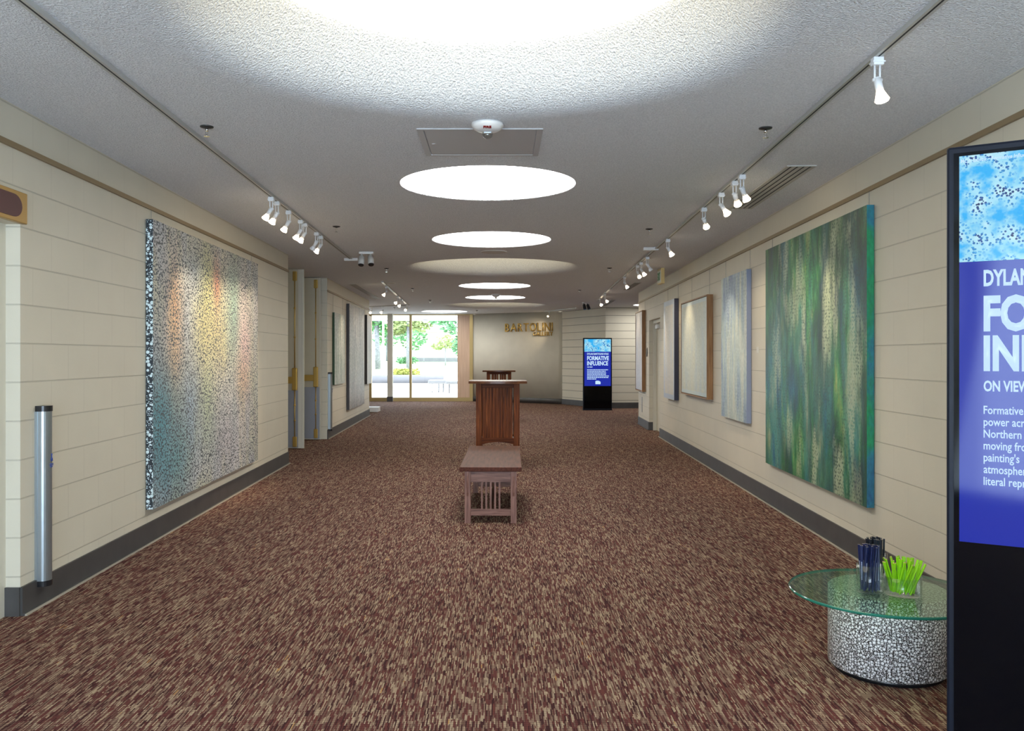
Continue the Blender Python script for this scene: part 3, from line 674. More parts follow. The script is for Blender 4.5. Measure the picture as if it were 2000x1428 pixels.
# sprinklers
spr = [(-1.646, 4.9, 'near left, beside the left track'), (-1.618, 8.65, 'left of the second small skylight'), (-1.65, 12.75, 'left of the middle wide skylight'), (-1.64, 16.5, 'right of the lit far left track'), (-1.58, 19.9, 'left of the last wide skylight'), (-2.75, 22.9, 'under the crosswise track by the glass wall'),
       (1.508, 4.93, 'near right, beside the right track'), (1.52, 8.82, 'right of the second small skylight'), (1.61, 12.7, 'right of the middle wide skylight'), (1.56, 16.9, 'right, far beyond the middle wide skylight'), (-.62, 24.2, 'by the last round skylight at the glass wall')]
for x, y, s_ in spr:
    t = thing('fire_sprinkler', 'dark ceiling sprinkler ' + s_, 'sprinkler', (x, y, H), 0, 'ceiling sprinklers')
    bm = B(); lathe(bm, [(0, 0), (.038, 0), (.036, -.006), (.016, -.012), (0, -.012)], 24); obj('escutcheon', bm, m_sprk if 'm_sprk' in globals() else M('dark_chrome', (.05, .05, .048), .35, .6), t)
    m_sprk = t.children[0].data.materials[0]
    bm = B(); cyl(bm, (0, 0, -.01), (0, 0, -.028), .009, n=10); cyl(bm, (.007, 0, -.028), (.004, 0, -.05), .0022, n=6); cyl(bm, (-.007, 0, -.028), (-.004, 0, -.05), .0022, n=6); cyl(bm, (0, 0, -.047), (0, 0, -.054), .006, n=8); cyl(bm, (0, 0, -.054), (0, 0, -.057), .017, n=16); obj('sprinkler_head', bm, m_chrome, t)
# access panel
t = thing('access_panel', 'grey square access panel flush in the ceiling', 'panel', (-.11, 5.27, H))
bm = B()
for q in ((-.36, .36, -.33, -.30), (-.36, .36, .30, .33), (-.36, -.325, -.30, .30), (.325, .36, -.30, .30)): box(bm, *q, -.006, 0)
obj('panel_frame', bm, m_panelgrey, t)
bm = B(); box(bm, -.319, .321, -.297, .297, -.004, 0); box(bm, -.322, -.3195, -.297, .297, -.0015, 0, 1); obj('panel_door', bm, [m_panelgrey, m_dark], t)
bm = B(); box(bm, -.297, -.275, .01, .02, -.006, -.004); obj('latch', bm, m_chrome, t)

def text_bm(s, cap, width=None, depth=.002, bold=0.0, xs=1.0, font_spacing=1.0):
    """flat lettering in the x-z plane, facing -y, baseline at z=0, starting at x=0"""
    cu = bpy.data.curves.new('lettering', 'FONT'); cu.body = s; cu.size = 1; cu.offset = bold; cu.resolution_u = 3; cu.space_character = font_spacing
    o = bpy.data.objects.new('lettering', cu); C.objects.link(o); bpy.context.view_layer.update()
    me = bpy.data.meshes.new_from_object(o); C.objects.unlink(o); bpy.data.objects.remove(o); bpy.data.curves.remove(cu)
    bm = bmesh.new(); bm.from_mesh(me); bpy.data.meshes.remove(me)
    k = cap/.70
    xsz = [v.co.x for v in bm.verts]; x0, x1 = min(xsz), max(xsz)
    kx = width/(x1-x0) if width else k*xs
    for v in bm.verts: v.co = Vector(((v.co.x-x0)*kx, 0, v.co.y*k))
    r = bmesh.ops.extrude_face_region(bm, geom=list(bm.faces))
    for g in r['geom']:
        if isinstance(g, bmesh.types.BMVert): g.co.y -= depth
    return bm, (x1-x0)*kx

# fire alarm
t = thing('fire_alarm', 'white round ceiling alarm with red lettering, before the access panel', 'alarm', (-.065, 4.84, H))
bm = B(); lathe(bm, [(0, 0), (.088, 0), (.09, -.012), (.080, -.028), (.058, -.041), (.03, -.047), (0, -.047)], 40); obj('alarm_body', bm, m_white, t)
bm = B(); lathe(bm, [(.026, -.045), (.03, -.06), (.024, -.077), (.010, -.085), (0, -.085)], 24); obj('strobe_lens', bm, mat_glass('strobe_glass', (.8, .84, .86)), t)
bm = B(); cyl(bm, (-.012, 0, -.063), (.012, 0, -.063), .005, n=10); box(bm, -.02, .02, -.004, .004, -.053, -.047); obj('strobe_tube', bm, m_chrome, t)
bm, w_ = text_bm('FIRE', .0155, .044, .003, .04)
tx = obj('lettering', bm, M('fire_red', (.25, .01, .01), .5), t); tx.location = (-.022, -.0632, -.0402); tx.rotation_euler = (math.radians(57), 0, 0); tx['label'] = 'red lettering'
# far detector, flush discs
t = thing('fire_alarm', 'small ceiling alarm far along, before a small round skylight', 'alarm', (-.07, 18.0, H))
bm = B(); lathe(bm, [(0, 0), (.088, 0), (.09, -.014), (.078, -.038), (.055, -.056), (.03, -.062), (0, -.062)], 28); obj('alarm_body', bm, m_white, t)
bm = B(); lathe(bm, [(.026, -.06), (.03, -.075), (.024, -.092), (0, -.10)], 16); obj('strobe_lens', bm, m_chrome, t)
for x, y, r, lb in ((-.063, 10.75, .165, 'flush round cover plate in the ceiling behind the second small skylight'), (-1.92, 15.25, .10, 'small flush round plate in the ceiling by the far left track')):
    bm = B(); lathe(bm, [(0, 0), (r, 0), (r, -.004), (r-.012, -.007), (0, -.007)], 40); tag(obj('cover_plate', bm, M('plate_paint', (.60, .58, .54), .7), None, (x, y, H)), lb, 'cover plate')
# linear vents
def vent(x0, x1, y0, y1, skew, label):
    t = thing('linear_vent', label, 'vent', (x0, y0, H)); l = y1-y0; w_ = x1-x0
    sh = Matrix.Rotation(-math.atan2(skew, l), 4, 'Z')
    bm = B(); n = 4; sw = .018; pitch = w_/(n+.6)
    edges = [pitch*(.8+i) for i in range(n)]; xs = [0]
    for e in edges: xs += [e-sw/2, e+sw/2]
    xs.append(w_)
    for a, b in zip(xs[0::2], xs[1::2]): box(bm, a, b, 0, l, -.007, 0)
    box(bm, 0, w_, -.012, 0, -.007, 0); box(bm, 0, w_, l, l+.012, -.007, 0)
    o = obj('vent_frame', bm, m_ventpaint, t); o.matrix_local = sh
    for i in range(n):
        bm = B(); box(bm, xs[1+2*i], xs[2+2*i], 0, l, -.0025, -.0005); o = obj('slot', bm, m_dark, t); o.matrix_local = sh
m_ventpaint = M('vent_paint', (.50, .49, .46), .6)
vent(1.95, 2.15, 5.91, 7.6, .055, 'slotted air vent in the ceiling above the big green canvas')
vent(2.36, 2.48, 15.2, 16.8, .03, 'slotted air vent above the far right doorway')
vent(2.55, 2.66, 19.9, 22.0, .05, 'slotted air vent farthest right, beyond the wall end')
vent(-2.68, -2.55, 15.5, 19.4, -.10, 'slotted air vent along the far left wall')
# twin security cameras
m_camgrey = M('camera_grey', (.55, .55, .53), .4)
def twin_camera(x, y, label, body, yaw=0):
    t = thing('security_camera', label, 'security camera', (x, y, H), yaw)
    bm = B(); box(bm, -.09, .09, -.035, .035, -.03, 0, bev=.008); obj('mount_plate', bm, m_white, t)
    for sx_, dx, dy in ((-.058, -.05, -.6), (.052, .25, -.75)):
        d_ = Vector((dx*.5, dy*.6, -1)).normalized(); p = Vector((sx_, 0, -.03))
        bm = B(); cyl(bm, p, p+Vector((0, 0, -.03)), .014, n=12); q = p+Vector((0, 0, -.03)); cyl(bm, q, q+d_*.11, .036, .038, n=24)
        h = obj('camera_head', bm, body, t)
        bm = B(); cyl(bm, q+d_*.11, q+d_*.122, .037, .031, n=24); obj('lens', bm, m_black, h)
twin_camera(-1.64, 10.75, 'pair of white cylinder security cameras hanging left, before the far lobby', m_camgrey)
twin_camera(2.06, 20.7, 'cluster of dark security cameras far right, before the angled block wall', m_black, .6)
# exit sign
t = thing('exit_sign', 'edge-on gold exit sign hanging from the ceiling near the right wall', 'sign', (2.36, 12.68, H))
bm = B(); box(bm, 0, .05, 0, .30, -.225, 0, bev=.004); obj('sign_body', bm, M('exit_gold', (.60, .46, .20), .4, .3), t)
bm = B(); box(bm, -.006, 0, .02, .28, -.205, -.03); obj('sign_face', bm, M('exit_face', (.66, .68, .60), .3), t)
bm, w_ = text_bm('EXIT', .11, .2, .002, .03); tx = obj('lettering', bm, M('exit_green', (.05, .25, .10), .5), t); tx.rotation_euler = (0, 0, -PI/2); tx.location = (-.006, .25, -.17); tx['label'] = 'green lettering'

# ------------------------------------------------------------------ gold wall lettering
def wall_word(word, xs, zb, cap, label, firstbig=1.0):
    t = thing('wall_lettering', label, 'lettering', (xs[0], wallY(xs[0]), zb))
    n = len(word); 
    for ch, (xa, xb) in zip(word, xs[1]):
        ya, yb = wallY(xa), wallY(xb); a = math.atan2(yb-ya, xb-xa); l = math.hypot(xb-xa, yb-ya)
        bm, w_ = text_bm(ch, cap, l, .028, .006)
        o = obj('letter', bm, m_gold, t); o.location = (xa-xs[0], ya-wallY(xs[0])-.012, 0); o.rotation_euler = (0, 0, a)
    return t
def layout(word, x0, x1, widths, gap):
    tot = sum(widths)+gap*(len(word)-1); k = (x1-x0)/tot; out = []; x = x0
    for w_ in widths: out.append((x, x+w_*k)); x += (w_+gap)*k
    return out
wall_word('BARTOLINI', (.18, layout('BARTOLINI', .18, 1.545, [.55, .8, .6, .62, .8, .5, .12, .7, .12], .16)), 2.10, .245, 'large gold raised letters on the curved end wall')
wall_word('GALLERY', (1.0, layout('GALLERY', 1.0, 1.545, [.7, .75, .5, .5, .5, .6, .65], .16)), 1.965, .115, 'smaller gold raised letters, lower line on the curved end wall')

# ------------------------------------------------------------------ digital kiosks
def mat_screen_art(name, bright, sc, nsc=16):
    m, nt, p, N, L = base(name)
    tc = N('ShaderNodeTexCoord'); o = tc.outputs['Object']
    vo = N('ShaderNodeTexVoronoi'); vo.inputs['Scale'].default_value = sc; vo.inputs['Randomness'].default_value = .85; L(o, vo.inputs['Vector'])
    n = N('ShaderNodeTexNoise'); n.inputs['Scale'].default_value = nsc; n.inputs['Detail'].default_value = 3; L(o, n.inputs['Vector'])
    cell = ramp(N, [(.30, (.02, .02, .07)), (.38, (.03, .10, .35)), (.46, (.05, .35, .75)), (.52, (.22, .60, .90)), (.60, (.03, .45, .90)), (.68, (.02, .42, .95))])
    L(n.outputs['Fac'], cell.inputs['Fac'])
    rim = ramp(N, [(.30, (.55, .85, .95)), (.50, (.30, .70, .90)), (.62, (.03, .45, .92))]); L(n.outputs['Fac'], rim.inputs['Fac'])
    k = ramp(N, [(.40, (1, 1, 1)), (.48, (0, 0, 0))]); L(vo.outputs['Distance'], k.inputs['Fac'])
    c = mixc(N, L, k.outputs['Color'], rim.outputs['Color'], cell.outputs['Color'])
    p.inputs['Base Color'].default_value = (.01, .01, .012, 1); p.inputs['Roughness'].default_value = .1; p.inputs['Specular IOR Level'].default_value = .2
    L(c, p.inputs['Emission Color']); p.inputs['Emission Strength'].default_value = bright
    return m
m_kbody = M('kiosk_body', (.008, .010, .017), .35, spec=.15)
m_kglass = M('kiosk_black_glass', (.002, .002, .003), .06, spec=.15)
m_panel_e = M('screen_blue', (.004, .004, .012), .07, emit=(.006, .012, .16), es=.85, spec=.22)
m_text_e = M('screen_white_text', (.02, .02, .02), .3, emit=(.55, .76, 1.0), es=.38, spec=.2)
m_art_near = mat_screen_art('screen_bubble_art', .36, 115); m_art_far = mat_screen_art('screen_bubble_art_far', .36, 26, 7)
def kiosk(label, loc, rotz, w_, h_, d_, zs0, zs1, zart, art, rows, bez=.036, logo=None):
    """local x to the right along the face, face at y=0 looking to -y"""
    t = thing('display_kiosk', label, 'display kiosk', loc, rotz, 'digital display kiosks')
    bm = B(); box(bm, 0, w_, .004, d_, .02, h_, bev=.008); obj('cabinet', bm, m_kbody, t)
    bm = B(); box(bm, -.01, w_+.01, -.02, d_+.03, 0, .02, bev=.004); obj('base_plate', bm, m_kbody, t)
    bm = B(); box(bm, .021, w_-.021, 0, .0045, .05, h_-.022); obj('front_glass', bm, m_kglass, t)
    bm = B(); box(bm, bez, w_-bez, -.0015, 0, zs0, zart-.0005); s = obj('screen', bm, m_panel_e, t); s['label'] = 'glowing blue screen'
    bm = B(); box(bm, bez, w_-bez, -.0015, 0, zart, zs1); a = obj('screen_picture', bm, art, t); a['label'] = 'picture of bright blue bubbles'
    for s_, x, z, cap, width, bold, xs, host in rows:
        bm, _ = text_bm(s_, cap, width, .0008, bold, xs)
        o = obj('text_line', bm, m_text_e, s if not host else a); o.location = (x, -.0016, z)
    return t, s
XS = .50
rows = [('MCA Exhibit - Formative Influence', .040, 1.951, .0115, .19, .02, 1, 1), ('DYLAN BARTOLINI-VOLK', .1017, 1.570, .0466, .445, .035, 1, 0), ('FORMATIVE', .1017, 1.436, .1, .53, .04, 1, 0),
        ('INFLUENCE', .1017, 1.315, .1, .50, .04, 1, 0), ('ON VIEW', .1017, 1.249, .031, .122, .03, 1, 0)]
for i, s_ in enumerate(['Formative', 'power across', 'Northern California', 'moving from', "painting's", 'atmospheric', 'literal representation']):
    rows.append((s_, .1017, 1.1795-.0361*i, .0245, None, .014, .74, 0))
kiosk('tall black digital display at the right edge, nearest the camera', (1.392, 2.71, 0), -math.radians(32), .743, 2.005, .09, .783, 1.972, 1.645, m_art_near, rows)
# far kiosk
kz = 22.0; sc_ = kz/1700
fx = (1139-975)*sc_; fw = 56.5*sc_
def hz(y): return CAMZ-(y-697)*sc_
rows = [('DYLAN BARTOLINI-VOLK', .10, hz(693.2), .048, .55, .03, 1, 0), ('FORMATIVE', .10, hz(703.5), .10, .55, .035, 1, 0), ('INFLUENCE', .10, hz(713.5), .10, .53, .035, 1, 0), ('ON VIEW', .10, hz(718.2), .03, .14, .03, 1, 0)]
t, s = kiosk('far black digital display standing before the angled block wall', (fx, kz, 0), math.radians(1), fw, 1.83, .10, hz(754), hz(662.5), hz(687), m_art_far, rows, bez=.03)
for i, ww in enumerate((.53, .47, .48, .48, .55, .54, .23)):
    bm = B(); x = .10
    while x < .10+ww:
        l = random.uniform(.02, .06); box(bm, x, min(x+l, .10+ww), -.0024, -.0016, hz(723.2+3.0*i), hz(723.2+3.0*i)+.02); x += l+.008
    obj('text_line', bm, m_text_e, s)
bm = B(); pts = [(.31, 0), (.44, 0), (.44, .06), (.40, .085), (.35, .09), (.31, .08)]
f = [bm.verts.new((x, -.0024, hz(750.5)+z)) for x, z in pts]; g = [bm.verts.new((x, -.0016, hz(750.5)+z)) for x, z in pts]
bm.faces.new(f); bm.faces.new(g[::-1])
for i in range(6): bm.faces.new((f[i], f[(i+1) % 6], g[(i+1) % 6], g[i]))
obj('logo', bm, m_text_e, s)
o = plate('wall_box', FE1, 1.45, .45, .14, .75, .06, M('grey_box', (.30, .30, .29), .5), 'slim grey box on the angled wall just left of the far display', 'box')

# ------------------------------------------------------------------ bench
t = thing('wooden_bench', 'low slatted brown wooden bench in the middle of the carpet', 'bench', (-.07, 7.03, 0), -math.radians(0.8))
bm = B(); box(bm, -.253, .253, 0, 1.70, .425, .46, bev=.004); obj('bench_top', bm, m_bench_t, t)
for sx_ in (-1, 1):
    for yy in (.035, 1.60):
        bm = B(); box(bm, sx_*.187-.025, sx_*.187+.025, yy, yy+.06, 0, .424, bev=.003); obj('leg', bm, m_bench, t)
for yy in (.045, 1.61):
    bm = B(); box(bm, -.162, .162, yy, yy+.03, .335, .424); obj('apron', bm, m_bench_h, t)
    bm = B(); box(bm, -.162, .162, yy, yy+.03, .062, .115); obj('lower_rail', bm, m_bench_h, t)
    for k in range(5):
        bm = B(); x = -.072+.036*k; box(bm, x-.0075, x+.0075, yy+.006, yy+.022, .115, .335); obj('slat', bm, m_bench, t)
for sx_ in (-1, 1):
    bm = B(); box(bm, sx_*.187-.012, sx_*.187+.012, .095, 1.60, .345, .424); obj('side_apron', bm, m_bench_t, t)
    bm = B()    # corbel on the front of each leg
    x0 = sx_*.187
    prof = [(0, .424), (-.028, .424), (-.028, .385), (-.018, .32), (-.010, .25), (0, .22)]
    a = [bm.verts.new((x0-.009, .035+y, z)) for y, z in prof]; b = [bm.verts.new((x0+.009, .035+y, z)) for y, z in prof]
    bm.faces.new(a); bm.faces.new(b[::-1])
    for i in range(len(a)): bm.faces.new((a[i], a[(i+1) % 6], b[(i+1) % 6], b[i]))
    obj('corbel', bm, m_bench, t)
bm = B(); box(bm, -.015, .015, .075, 1.61, .075, .105); obj('stretcher', bm, m_bench_t, t)

# ------------------------------------------------------------------ lecterns
def lectern(label, loc, panel):
    t = thing('lectern', label, 'lectern', loc)
    D = .52; W2 = .262; pw = .07; hh = 1.032
    bm = B()   # top with a bowed front edge
    n = 16; pts = [(-.35+.70*i/n, -.05-.055*math.sin(PI*i/n)) for i in range(n+1)] + [(.35, D+.06), (-.35, D+.06)]
    a = [bm.verts.new((x, y, hh)) for x, y in pts]; b = [bm.verts.new((x, y, hh+.03)) for x, y in pts]
    bm.faces.new(a[::-1]); bm.faces.new(b)
    for i in range(len(a)): bm.faces.new((a[i], a[(i+1) % len(a)], b[(i+1) % len(a)], b[i]))
    obj('lectern_top', bm, m_mahog_top, t)
    for sx_ in (-1, 1):
        for y0 in (0, D-.06):
            bm = B(); x = sx_*(W2-pw/2); box(bm, x-pw/2, x+pw/2, y0, y0+.06, 0, hh, bev=.003); obj('leg', bm, m_mahog, t)
    for y0 in (.012, D-.045):
        bm = B(); box(bm, -W2+pw, W2-pw, y0, y0+.03, .98, hh); obj('top_rail', bm, m_mahog_h, t)
        bm = B(); n = 12; xs = [-W2+pw+(2*(W2-pw))*i/n for i in range(n+1)]
        lo = [.30+.028*math.sin(PI*i/n) for i in range(n+1)]
        for i in range(n):
            v = [bm.verts.new(q) for q in ((xs[i], y0, lo[i]), (xs[i+1], y0, lo[i+1]), (xs[i+1], y0, .378), (xs[i], y0, .378))]; bm.faces.new(v)
        bmesh.ops.remove_doubles(bm, verts=bm.verts, dist=1e-5)
        r = bmesh.ops.extrude_face_region(bm, geom=list(bm.faces))
        for g in r['geom']:
            if isinstance(g, bmesh.types.BMVert): g.co.y += .03
        obj('arched_rail', bm, m_mahog_h, t)
    for sx_ in (-1, 1):
        bm = B(); x = sx_*(W2-.03); box(bm, x-.015, x+.015, .06, D-.06, .98, hh); box(bm, x-.015, x+.015, .06, D-.06, .32, .378); obj('side_rail', bm, m_mahog_h, t)
    bm = B(); box(bm, -W2+.02, W2-.02, .06, D-.06, .335, .36); obj('shelf', bm, m_mahog_h, t)
    if panel:
        bm = B(); x0 = -W2+pw+.004; x1 = W2-pw-.016; n = 9
        for i in range(n):
            a = x0+(x1-x0)*i/n; b = x0+(x1-x0)*(i+1)/n; box(bm, a+.001, b-.001, .022, .034, .378, .98, bev=.002)
            box(bm, b-.0015, b+.0015, .027, .034, .378, .98)
        obj('front_panel', bm, m_mahog, t)
        for sx_ in (-1, 1):
            bm = B(); x = sx_*(W2-.03); box(bm, x-.008, x+.008, .06, D-.06, .378, .98); obj('side_panel', bm, m_mahog, t)
    else:
        for y0 in (.018,):
            for xa, xb in ((-.155, -.105), (-.10, -.055), (-.05, -.018), (.02, .055), (.06, .10), (.105, .152)):
                bm = B(); box(bm, xa, xb, y0, y0+.016, .378, .98); obj('slat', bm, m_mahog, t)
    return t
m_mahog_top = mat_wood('mahogany_top', (.06, .022, .010), (.15, .06, .025), (4, 50, 50), .25)
lectern('dark wooden panelled lectern standing right behind the bench', (-.017, 10.45, 0), True)
lectern('dark wooden slatted lectern farther back, showing above the first one', (-.005, 18.5, 0), False)

# white platform at far left
bm = B(); box(bm, -3.7, -2.97, 21.3, 21.75, 0, .115, bev=.006); tag(obj('low_platform', bm, m_white), 'low white platform on the carpet past the far left wall', 'platform')

# ------------------------------------------------------------------ drum table with cups
TX, TY = 1.685, 3.775
t = thing('drum_table', 'round drum table of white pebbled discs with offset glass top', 'table', (TX, TY, 0))
bm = B(); lathe(bm, [(0, 0), (.222, 0), (.222, .02), (0, .02)], 64); obj('plinth', bm, m_black, t)
m_drum = mat_dots('pebble_drum', 76, (.90, .87, .86), (.022, .014, .012), .40, wrap=.244); m_drumtop = mat_dots('pebble_drum_top', 76, (.74, .70, .64), (.05, .04, .03), .42)
bm = B(); lathe(bm, [(0, .02), (.238, .02), (.244, .026), (.244, .345), (.238, .351), (0, .351)], 96)
for f in bm.faces:
    if f.calc_center_median().z > .348: f.material_index = 1
obj('drum', bm, [m_drum, m_drumtop], t)
GX, GY, GR = 1.63-TX, 3.685-TY, .385
bm = B()
n = 128
for r_, z_, nm in ((0, 0, 0),): pass
rings = lathe(bm, [(0, .352), (GR-.003, .352), (GR, .355), (GR, .361), (GR-.003, .364), (0, .364)], n, (GX, GY, 0))
for f in bm.faces:
    c = f.calc_center_median(); f.smooth = False
    if math.hypot(c.x-GX, c.y-GY) > GR*.9: f.material_index = 1
obj('glass_top', bm, [m_tglass, m_tedge], t)['label'] = 'greenish round glass top'
TOPZ = .3642
def cup(label, x, y, r, h):
    t = thing('acrylic_cup', label, 'cup', (x, y, TOPZ), 0, 'clear cups on the glass table')
    bm = B(); lathe(bm, [(0, 0), (r-.002, 0), (r, .002), (r, h), (r-.0025, h), (r-.0025, .006), (0, .006)], 48); obj('cup_wall', bm, m_cup, t)
    return t
CUPS = dict(blue=(1.560, 3.665, .053, .115), dark=(1.675, 3.875, .050, .115), green=(1.683, 3.63, .074, .075))
cup('clear tall cup holding navy pencils, front left on the glass table', *CUPS['blue'])
cup('clear cup holding dark pencils, behind the navy ones', *CUPS['dark'])
cup('clear wide cup holding lime green pens, front right on the glass table', *CUPS['green'])
def pen_mesh(name, body, end, lead, ln, w_, th, ink=None):
    """flat carpenter pencil with a lead in each end and a band of fine print"""
    bm = B(); b_ = th*.3
    o8 = [(-w_/2, -th/2+b_), (-w_/2+b_, -th/2), (w_/2-b_, -th/2), (w_/2, -th/2+b_), (w_/2, th/2-b_), (w_/2-b_, th/2), (-w_/2+b_, th/2), (-w_/2, th/2-b_)]
    a = [bm.verts.new((x, y, 0)) for x, y in o8]; c = [bm.verts.new((x, y, ln)) for x, y in o8]
    for i in range(8): bm.faces.new((a[i], a[(i+1) % 8], c[(i+1) % 8], c[i]))
    bm.faces.new(a[::-1]).material_index = 1; bm.faces.new(c).material_index = 1
    for z, sg in ((ln+.0002, 1), (-.0002, -1)):
        v = [bm.verts.new((x*w_*.22, y*th*.2, z)) for x, y in ((-1, -1), (1, -1), (1, 1), (-1, 1))][::sg]; bm.faces.new(v).material_index = 2
    if ink:
        for sg in (-1, 1):
            for k in range(15):
                z0 = ln*.22+k*.0052; y = sg*(th/2+.0001)
                v = [bm.verts.new((x, y, z)) for x, z in ((-.0018, z0), (.0018, z0), (.0018, z0+.0034), (-.0018, z0+.0034))][::-sg]; bm.faces.new(v).material_index = 3
    me = bpy.data.meshes.new(name); bm.normal_update(); bm.to_mesh(me); bm.free()
    for m_ in (body, end, lead) + ((ink,) if ink else ()): me.materials.append(m_)
    return me
m_navy = M('navy_pencil', (.006, .014, .075), .4); m_navyk = M('dark_pencil', (.010, .016, .032), .35); m_lime = M('lime_pen', (.34, .76, .010), .4)
m_dkgreen = M('dark_green_pencil', (.012, .07, .05), .35)
m_leadtan = M('pencil_end_tan', (.62, .52, .20), .5); m_limeink = M('lime_print', (.16, .42, .01), .5); m_leadend = M('pencil_end', (.30, .28, .26), .5); m_hole = M('pencil_lead', (.02, .02, .018), .5); m_whiteink = M('white_print', (.55, .62, .72), .5)
me_navy = pen_mesh('navy_pencil', m_navy, m_leadend, m_hole, .187, .0125, .0065, m_whiteink)
me_dark = pen_mesh('dark_pencil', m_navyk, m_leadend, m_hole, .172, .0125, .0065)
me_lime = pen_mesh('lime_pencil', m_lime, m_leadtan, m_hole, .142, .0130, .0065, m_limeink)
def pens(name, meshes, cupk, n, rb, rt, twist, ln, label, group, cat, seed):
    rnd = random.Random(seed); x, y, r, h = CUPS[cupk]
    for i in range(n):
        k = math.sqrt((i+.6)/n); a = i*2.39996
        bx, by = rb*k*math.cos(a), rb*k*math.sin(a); tx_, ty_ = rt*k*math.cos(a+twist), rt*k*math.sin(a+twist)
        d_ = Vector((tx_-bx, ty_-by, 0)); dz = math.sqrt(max(1e-6, ln*ln-d_.length**2)); d_.z = dz
        o = bpy.data.objects.new(name, meshes[i % len(meshes)]); C.objects.link(o)
        o.location = (x+bx, y+by, TOPZ+.0075+rnd.uniform(0, .012)*(1-k))
        q = d_.to_track_quat('Z', 'Y'); o.rotation_mode = 'QUATERNION'; o.rotation_quaternion = q
        tag(o, label, cat, group)
pens('navy_pencil', [me_navy], 'blue', 16, .038, .044, .4, .187, 'navy blue flat pencil with white print standing in the tall clear cup', 'navy pencils', 'pencil', 1)
pens('dark_pencil', [me_dark], 'dark', 18, .038, .041, .0, .172, 'near black flat pencil standing in the rear clear cup', 'dark pencils', 'pencil', 2)
pens('lime_pencil', [me_lime], 'green', 24, .045, .087, .75, .142, 'lime green flat pencil fanned out in the wide clear cup', 'lime pencils', 'pencil', 3)

# ------------------------------------------------------------------ outdoors beyond the glass
m_conc = M('pale_paving', (.62, .60, .57), .8, noise=.06, nscale=1.5); m_plant = M('planter_concrete', (.15, .145, .155), .8, noise=.08, nscale=2)
m_lawn = M('lawn', (.30, .36, .18), .9, noise=.3, nscale=1.2); m_soffit = M('soffit_white', (.75, .74, .78), .7)
m_bld = M('pale_stucco', (.70, .60, .54), .8, noise=.04, nscale=.4); m_bark = M('bark', (.24, .23, .26), .9, noise=.3, nscale=9)
def leafmat(n_, c): return M(n_, c, .6, noise=.35, nscale=1.1)
m_leafA = leafmat('leaf_deep_green', (.11, .27, .11)); m_leafB = leafmat('leaf_olive', (.28, .32, .14)); m_leafC = leafmat('leaf_light', (.36, .42, .18))
bm = B(); box(bm, -70, 40, 26.62, 46.4, -.3, -.02); struct('floor_plaza', bm, m_conc)
bm = B()
g = [bm.verts.new(q) for q in ((-90, 46.4, .3), (60, 46.4, .3), (60, 100, .95), (-90, 100, .95), (-90, 240, 1.2), (60, 240, 1.2))]
bm.faces.new(g[:4]); bm.faces.new((g[3], g[2], g[5], g[4])); struct('floor_lawn', bm, m_lawn)
bm = B(); box(bm, -12, 6, 26.62, 30.6, 2.62, 3.0); struct('ceiling_soffit', bm, m_soffit)
# planter wall curving away
bm = B(); pts = [(-13, 43.6), (-10, 44.6), (-8, 45.0), (-6, 45.1), (-4.2, 45.2), (-2.9, 45.6)]; ribbon(bm, pts, .5, -.02, .40); tag(obj('planter_wall', bm, m_plant), 'low concrete planter wall across the plaza outside the glass', 'planter')
def leaf_blob(bm, c, rad, n, s, rnd):
    for i in range(n):
        while True:
            q = Vector((rnd.uniform(-1, 1), rnd.uniform(-1, 1), rnd.uniform(-1, 1)))
            if .25 < q.length < 1: break
        p_ = Vector(c)+Vector((q.x*rad[0], q.y*rad[1], q.z*rad[2])); m_ = Vector((rnd.uniform(-1, 1), rnd.uniform(-1, 1), rnd.uniform(-.6, 1))).to_track_quat('Z', 'Y').to_matrix()
        ss = s*rnd.uniform(.6, 1.3)
        bm.faces.new([bm.verts.new(p_+m_ @ Vector(v)*ss) for v in ((-.5, 0, 0), (0, -.28, .05), (.5, 0, 0), (0, .28, .05))])
def tree(label, x, y, zb, ht, tr, blobs, leaf, n, s, seed, lean=0):
    rnd = random.Random(seed); t = thing('tree', label, 'tree', (x, y, zb), 0, 'trees outside the glass wall')
    bm = B(); cyl(bm, (0, 0, -.1), (lean, 0, ht*.6), tr, tr*.7, n=10); cyl(bm, (lean, 0, ht*.58), (lean*1.3, 0, ht), tr*.7, tr*.3, n=8)
    for k in range(5):
        a = k*1.3; cyl(bm, (lean, 0, ht*(.5+.07*k)), (lean+math.cos(a)*ht*.3, math.sin(a)*ht*.3, ht*(.8+.06*k)), tr*.35, tr*.12, n=6)
    obj('trunk', bm, m_bark, t)
    bm = B()
    for c, r in blobs: leaf_blob(bm, c, r, n, s, rnd)
    obj('crown', bm, leaf, t)
def P2(px, y): return (px-975)*y/1700
tree('broad green tree with thick trunk outside the left pane', P2(738, 62), 62, .5, 6, .21, [((0, 0, 4.2), (1.6, 1.5, 1.4)), ((-1.4, .5, 3.6), (1.2, 1.2, 1.0)), ((.8, 0, 3.2), (.7, .8, .6)), ((0, 0, 6), (2.4, 2, 1.5))], m_leafA, 700, .32, 11, -.1)
tree('olive tree with slim trunk outside the middle pane', P2(797, 56), 56, .45, 5.5, .13, [((.0, 0, 3.6), (1.1, 1.2, 1.1)), ((-.7, .2, 2.9), (.7, .8, .6)), ((.9, 0, 3.1), (.8, .8, .6)), ((0, 0, 5.0), (1.8, 1.5, 1.3))], m_leafB, 420, .28, 12)
tree('small round-topped tree before the pale building outside', P2(870, 72), 72, .62, 2.2, .05, [((0, 0, 2.0), (1.0, 1.0, .6)), ((-.6, 0, 1.6), (.6, .6, .3)), ((.6, 0, 1.9), (.6, .6, .5))], m_leafC, 200, .26, 13)
